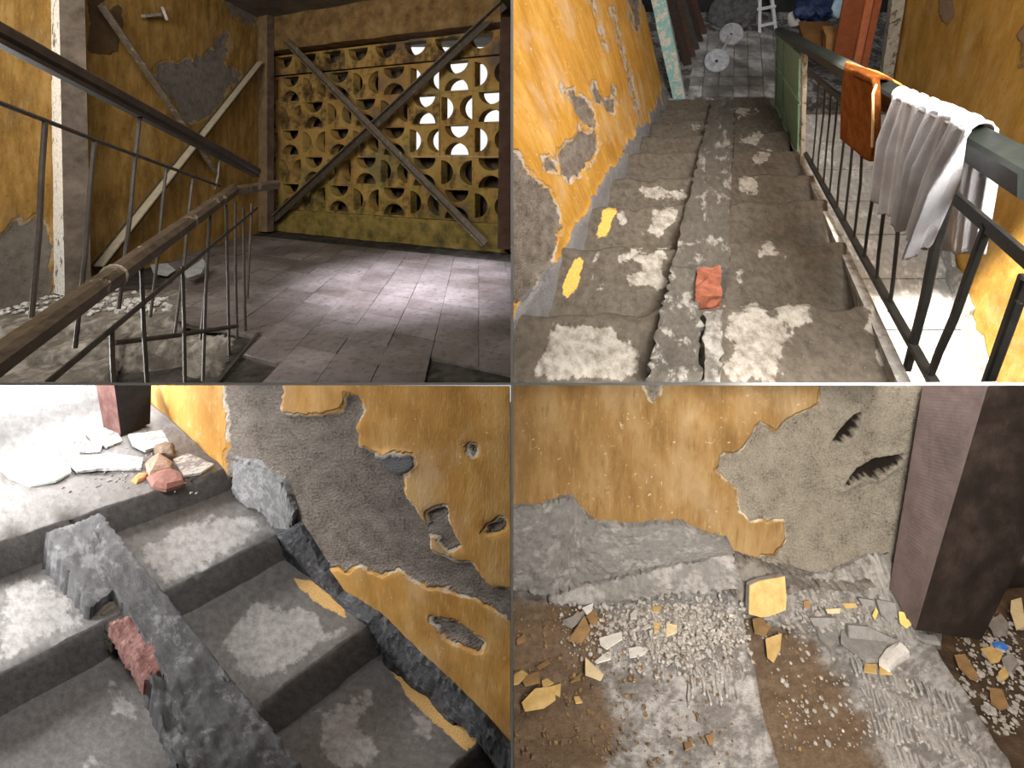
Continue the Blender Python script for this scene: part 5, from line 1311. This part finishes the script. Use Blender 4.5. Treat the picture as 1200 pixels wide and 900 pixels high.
# ---- fallen paint and plaster
flk = {'yellow': mat_mottled('flake_yellow', (160, 128, 72), (184, 152, 96), (200, 172, 120), scale=18, bump=.2, fine=200),
       'bright': mat_mottled('flake_bright_yellow', (196, 170, 92), (214, 190, 116), scale=18, bump=.2),
       'cream': mat_mottled('flake_cream', (182, 160, 120), (204, 184, 146), scale=18, bump=.2),
       'white': mat_mottled('flake_white', (176, 168, 158), (204, 197, 188), scale=18, bump=.3),
       'brown': mat_mottled('flake_brown', (112, 86, 54), (146, 114, 74), scale=18, bump=.3),
       'grey': mat_mottled('flake_grey', (112, 106, 100), (146, 140, 132), scale=22, bump=.6)}
fl_list = [
 ('yellow', FP4, 0, [(45, 650), (110, 590), (200, 580), (205, 630), (150, 665), (60, 680)], 'largest yellow flake lying flat on the brown dust'),
 ('yellow', FP4, 0, [(150, 560), (230, 540), (225, 595), (195, 580)], 'yellow flake touching the largest yellow flake'),
 ('yellow', FP4, 0, [(140, 520), (165, 510), (195, 535), (145, 558)], 'small yellow flake just above the largest yellow flake'),
 ('yellow', FP4, 0, [(10, 500), (45, 468), (75, 490), (30, 545), (8, 550)], 'yellow flake at the panel edge of the brown dust'),
 ('brown', FP4, 0, [(45, 510), (125, 475), (130, 525), (60, 545)], 'brown flake overlapping the yellow one at the panel edge'),
 ('cream', FP4, 0, [(345, 430), (430, 500), (415, 530), (345, 515)], 'cream three-cornered flake where dust meets pale plaster'),
 ('white', FP4, 0, [(410, 320), (515, 300), (518, 330), (445, 370), (415, 350)], 'broad white flake with a notched side on the tread'),
 ('white', FP4, 0, [(388, 430), (460, 375), (465, 415), (400, 437)], 'pointed white flake below the notched white flake'),
 ('white', FP4, 0, [(548, 370), (600, 360), (637, 375), (610, 400), (552, 412)], 'crumpled white flake on the pale gravel of the tread'),
 ('cream', FP4, 0, [(725, 260), (775, 268), (775, 295), (725, 315)], 'square cream-yellow flake amid the gravel'),
 ('yellow', FP4, 0, [(665, 245), (700, 250), (690, 290), (668, 290)], 'small tan flake beside the square cream-yellow flake'),
 ('white', FP4, 0, [(555, 215), (575, 185), (590, 190), (585, 238), (557, 240)], 'upright narrow white flake in the gravel'),
 ('cream', FP4, 0, [(780, 70), (800, 50), (840, 70), (835, 100), (790, 100)], 'cream flake on top of the gravel next to the skirting lip'),
 ('white', FP4, 0, [(612, 285), (640, 248), (650, 270), (625, 292)], 'slim slanting white flake in the gravel'),
 ('yellow', FP4, 0, [(660, 170), (705, 165), (690, 200), (660, 195)], 'tan flake near the upper edge of the gravel'),
 ('brown', FP4, 0, [(350, 235), (385, 195), (405, 235), (400, 265), (370, 265)], 'orange-brown curled flake in the dust below the skirting'),
 ('white', FP4, 0, [(330, 185), (380, 165), (375, 205), (355, 215)], 'whitish flake leaning on the orange-brown flake'),
 ('grey', FP4, 0, [(240, 250), (340, 205), (325, 235), (280, 268)], 'long grey flake below the skirting'),
 ('brown', FP4, 0, [(265, 340), (340, 245), (370, 300), (330, 350)], 'broad dull brown flake below the long grey flake'),
 ('yellow', FP4, 0, [(285, 215), (310, 190), (325, 210), (295, 222)], 'small yellow flake above the long grey flake'),
 ('brown', FP4, 0, [(275, 528), (325, 498), (320, 525)], 'thin brown flake left of the cream three-cornered flake'),
 ('yellow', FP4, 0, [(290, 605), (315, 598), (330, 622), (300, 632)], 'lone tan flake in the lower dust'),
 ('brown', FP4, 0, [(115, 465), (170, 420), (178, 435), (130, 474)], 'slanting brown flake above the overlapping pair'),
 ('brown', FP4, 0, [(20, 330), (60, 310), (65, 340), (25, 350)], 'dull flake at the panel edge under the skirting'),
 ('brown', FP4, 0, [(810, 820), (840, 815), (850, 840), (815, 860)], 'brown chip on the lower end of the pale tread'),
 ('brown', FP4, 0, [(910, 795), (950, 785), (945, 825), (925, 825)], 'second brown chip, nearer the groove on the pale tread'),
 ('yellow', FP4b, 1, [(-8, 345), (70, 336), (62, 400), (30, 445), (0, 420)], 'ochre three-cornered flake lying in the groove'),
 ('brown', FP4b, 1, [(-70, 250), (-20, 235), (20, 275), (-10, 310), (-60, 300)], 'dusty flake in the groove under the yellow chunk'),
 ('brown', FP4c, 1, [(880, 420), (930, 415), (990, 500), (985, 525), (950, 515), (900, 470)], 'large leaf-shaped ochre flake on the floor below the post'),
 ('yellow', FP4c, 1, [(1000, 370), (1050, 365), (1110, 400), (1090, 435), (1050, 440)], 'yellow flake beneath the blue wrapper'),
 ('yellow', FP4c, 1, [(1085, 490), (1115, 468), (1135, 510), (1095, 530)], 'upright yellow flake on the floor under the grey crumbs'),
 ('brown', FP4c, 1, [(1045, 570), (1105, 580), (1135, 650), (1090, 660), (1050, 630)], 'dull tan flake lowest on the brown floor by the post'),
 ('yellow', FP4b, 1, [(458, 445), (514, 440), (514, 492), (453, 488)], 'tan square flake, first of a pair on the second tread'),
 ('yellow', FP4b, 1, [(526, 440), (560, 440), (584, 490), (526, 495)], 'tan square flake, partner nearer the post on the second tread'),
 ('bright', FP4b, 1, [(590, 150), (615, 155), (625, 185), (650, 180), (650, 210), (625, 230), (595, 205)], 'bright yellow notched flake at the foot of the post'),
 ('yellow', FP4b, 1, [(325, 112), (385, 110), (395, 130), (345, 138)], 'flat yellow flake among the grey plates by the wall'),
 ('cream', FP4b, 1, [(250, 140), (320, 135), (315, 158), (260, 160)], 'cream flake left of the flat yellow flake by the wall'),
 ('brown', FP4b, 1, [(148, 105), (175, 95), (178, 135), (150, 130)], 'small orange flake right of the yellow chunk'),
 ('bright', FP4b, 1, [(466, 170), (480, 130), (492, 150), (480, 190)], 'tiny bright yellow sliver left of the notched bright flake'),
 ('grey', FP4b, 1, [(695, 310), (790, 312), (812, 345), (740, 336)], 'thin grey plate pointing out under the post'),
 ('grey', FP4b, 1, [(225, 250), (325, 240), (332, 340), (300, 375), (240, 320)], 'cracked grey plaster plate on the edge of the groove'),
 ('grey', FP4b, 1, [(345, 285), (420, 275), (500, 290), (590, 325), (520, 430), (462, 430), (345, 340)], 'largest cracked grey plaster plate on the second tread'),
 ('grey', FP4b, 1, [(345, 205), (440, 215), (600, 290), (590, 318), (480, 280), (350, 265)], 'long grey plaster plate above the largest cracked plate'),
 ('grey', FP4b, 1, [(170, 175), (290, 175), (280, 195), (225, 215), (190, 210)], 'grey plaster plate beside the orange flake in the groove'),
 ('grey', FP4b, 1, [(480, 90), (570, 110), (575, 165), (540, 190), (500, 160)], 'round grey plaster plate left of the post foot'),
 ('grey', FP4b, 1, [(395, 85), (470, 95), (470, 118), (420, 120)], 'small grey plate next to the wall and the flat yellow flake'),
 ('white', FP4c, 1, [(1030, 315), (1055, 308), (1065, 345), (1035, 342)], 'white scrap left of the blue wrapper'),
 ('white', FP4c, 1, [(1068, 358), (1110, 358), (1118, 385), (1080, 387)], 'white scrap just below the blue wrapper'),
 ('cream', FP4c, 1, [(1150, 180), (1200, 170), (1215, 280), (1170, 290), (1145, 220)], 'tall cream flake at the far side of the floor rubble'),
 ('grey', FP4c, 1, [(1030, 250), (1100, 220), (1135, 265), (1120, 305), (1060, 300)], 'grey plaster plate above the blue wrapper'),
 ('grey', FP4c, 1, [(1100, 420), (1150, 400), (1180, 440), (1150, 480), (1110, 460)], 'grey plaster plate right of the yellow flakes on the floor'),
]
for k, (c, pl, rgt, pts, lab) in enumerate(fl_list):
    pp4 = [((900 if rgt else 600)+x/4, 675+y/4) for x, y in pts]
    big = c == 'grey'
    if pl is FP4b and sum(p[1] for p in pp4)/len(pp4) < 744 and pp4[0][0] > 925: pl = RM4
    scrap('plaster_plate' if big else 'paint_flake', pp4, pl, .014 if big else .004, flk[c], 4, lab, 'plaster' if big else 'flake',
          'grey plaster plates on the treads' if big else 'fallen paint flakes', lift=(.012 if big else .014)+(.012 if pl is RM4 else 0), curl=.06 if big else .16, seed=500+k)
# thick yellow chunk propped in the groove
ch = [(877, 719), (878, 686), (890, 680), (919, 675), (921, 700), (920, 714), (906, 720), (892, 723)]
D = 1.93
ck = empty('plaster_chunk', px(898, 722, D), 'thick yellow plaster chunk standing against the skirting in the groove', 'plaster')
Pc = Plane(px(898, 720, D), Vector((0, -1, .45)))
pts = [Pc.at(x, y) for x, y in ch]
V, F = prism(pts, -Pc.n*.03); mk('core', V, F, flk['grey'], ck, quad=4)
V, F = prism([p+Pc.n*.001 for p in pts], Pc.n*.004); mk('paint_skin', V, F, flk['yellow'], ck, quad=4)
# rolled paper, blue wrapper, silvery scrap
rp = empty('paper_roll', FP4b.at(1046, 772), 'crumpled white paper roll on the cracked plates', 'paper')
V, F = tube([FP4b.at(1036, 781, .03), FP4b.at(1046, 770, .032), FP4b.at(1057, 762, .03)], .019, 10, r1=.026)
V = [Vector(v)+Vector((random.uniform(-.003, .003), random.uniform(-.003, .003), random.uniform(-.003, .003))) for v in V]; mk('paper', V, F, flk['white'], rp)
def crumple(name, c, size, sq, mat, label, cat, seed):
    V, F = rock_data(c, size, seed, sq, 2); mk(name, V, F, mat, quad=4, label=label, cat=cat)
blue_m = mat_mottled('wrapper_blue', (40, 84, 150), (72, 122, 190), scale=30, rough=.35)
crumple('wrapper', FP4c.at(1172, 758, .02), .028, (1.25, .8, .7), blue_m, 'small crumpled blue wrapper in the rubble beyond the post', 'wrapper', 4)
crumple('foil_scrap', FP4b.at(872, 709, .09), .026, (1.0, .7, 1.3), mat_mottled('foil_grey', (140, 142, 144), (190, 192, 194), scale=40, rough=.3), 'silvery crumpled scrap at the top of the groove', 'scrap', 7)
crumple('plaster_lump', FP4b.at(1028, 680, .03), .05, (1, .6, 1.1), mat_mottled('lump_pale', (150, 152, 150), (196, 198, 194), scale=25, bump=.8), 'pale lump of plaster wedged between wall and post', 'plaster', 9)
# loose gravel and chips too many to count
grav = {'pale': mat_mottled('gravel_pale', (116, 108, 99), (152, 144, 134), (180, 172, 162), scale=40, bump=.5), 'brown': mat_mottled('gravel_brown', (88, 68, 46), (124, 98, 70), scale=40)}
def heap(n, fn, mat, label, seed, smin, smax):
    rs = random.Random(seed); prts = []
    while len(prts) < n:
        x, y, pl = fn(rs)
        prts.append(rock_data(pl.at(x, y, .008+rs.random()*.012), smin*(smax/smin)**(rs.random()**1.6), len(prts)+seed, (1, 1, .65), 1))
    V, F = join(*prts); mk('rubble', V, F, mat, quad=4, label=label, cat='rubble', kind='stuff')
def g1(rs):
    while True:
        x = rs.gauss(785, 55); y = rs.gauss(733, 26)
        if 655 < x < 872+(y-705)*.2 and 688 < y < 800: return x, y, FP4
heap(2600, g1, grav['pale'], 'pale gravel of crumbled plaster on the first tread', 900, .002, .012)
def g2(rs):
    x = rs.uniform(602, 860); y = rs.uniform(705, 898); return x, y, FP4
heap(500, g2, grav['brown'], 'brown grit strewn over the dusty first tread', 3000, .002, .008)
def g3(rs):
    while True:
        if rs.random() < .5: x = rs.gauss(975, 45); y = rs.gauss(712, 14)+abs(x-975)*.15
        else: x = rs.uniform(890, 1100); y = rs.uniform(720, 880)
        if x < 1050+max(0, y-722)*.62 and x > 885+(y-705)*.2:
            if y < 742 and x > 905: return x, y, RM4
            if y > 728: return x, y, FP4b
heap(800, g3, grav['pale'], 'grey crumbs of plaster over the second tread', 5000, .002, .012)
def g4(rs):
    while True:
        x = rs.uniform(1120, 1199); y = rs.uniform(715, 860)
        if y > 745 or x > 1150: return x, y, FP4c
heap(420, g4, grav['pale'], 'crumbs heaped on the brown floor beyond the post', 7000, .003, .016)
rs = random.Random(41); prts = []
for k in range(110):
    x = rs.uniform(604, 760); y = rs.uniform(710, 880)
    if k > 90: x = rs.uniform(890, 960); y = rs.uniform(730, 890)
    pl = FP4 if k <= 90 else FP4b
    c = pl.at(x, y, .012); r = rs.uniform(.002, .008); m = rs.randint(3, 5); a0 = rs.random()*6
    prts.append(prism([c+Vector((math.cos(a0+6.283*i/m)*r*rs.uniform(.7, 1.2), math.sin(a0+6.283*i/m)*r*rs.uniform(.7, 1.2), rs.uniform(-.003, .003))) for i in range(m)], (0, 0, .003)))
V, F = join(*prts); mk('paint_chips', V, F, flk['brown'], quad=4, label='tiny yellow chips sprinkled over the brown dust', cat='chips', kind='stuff')
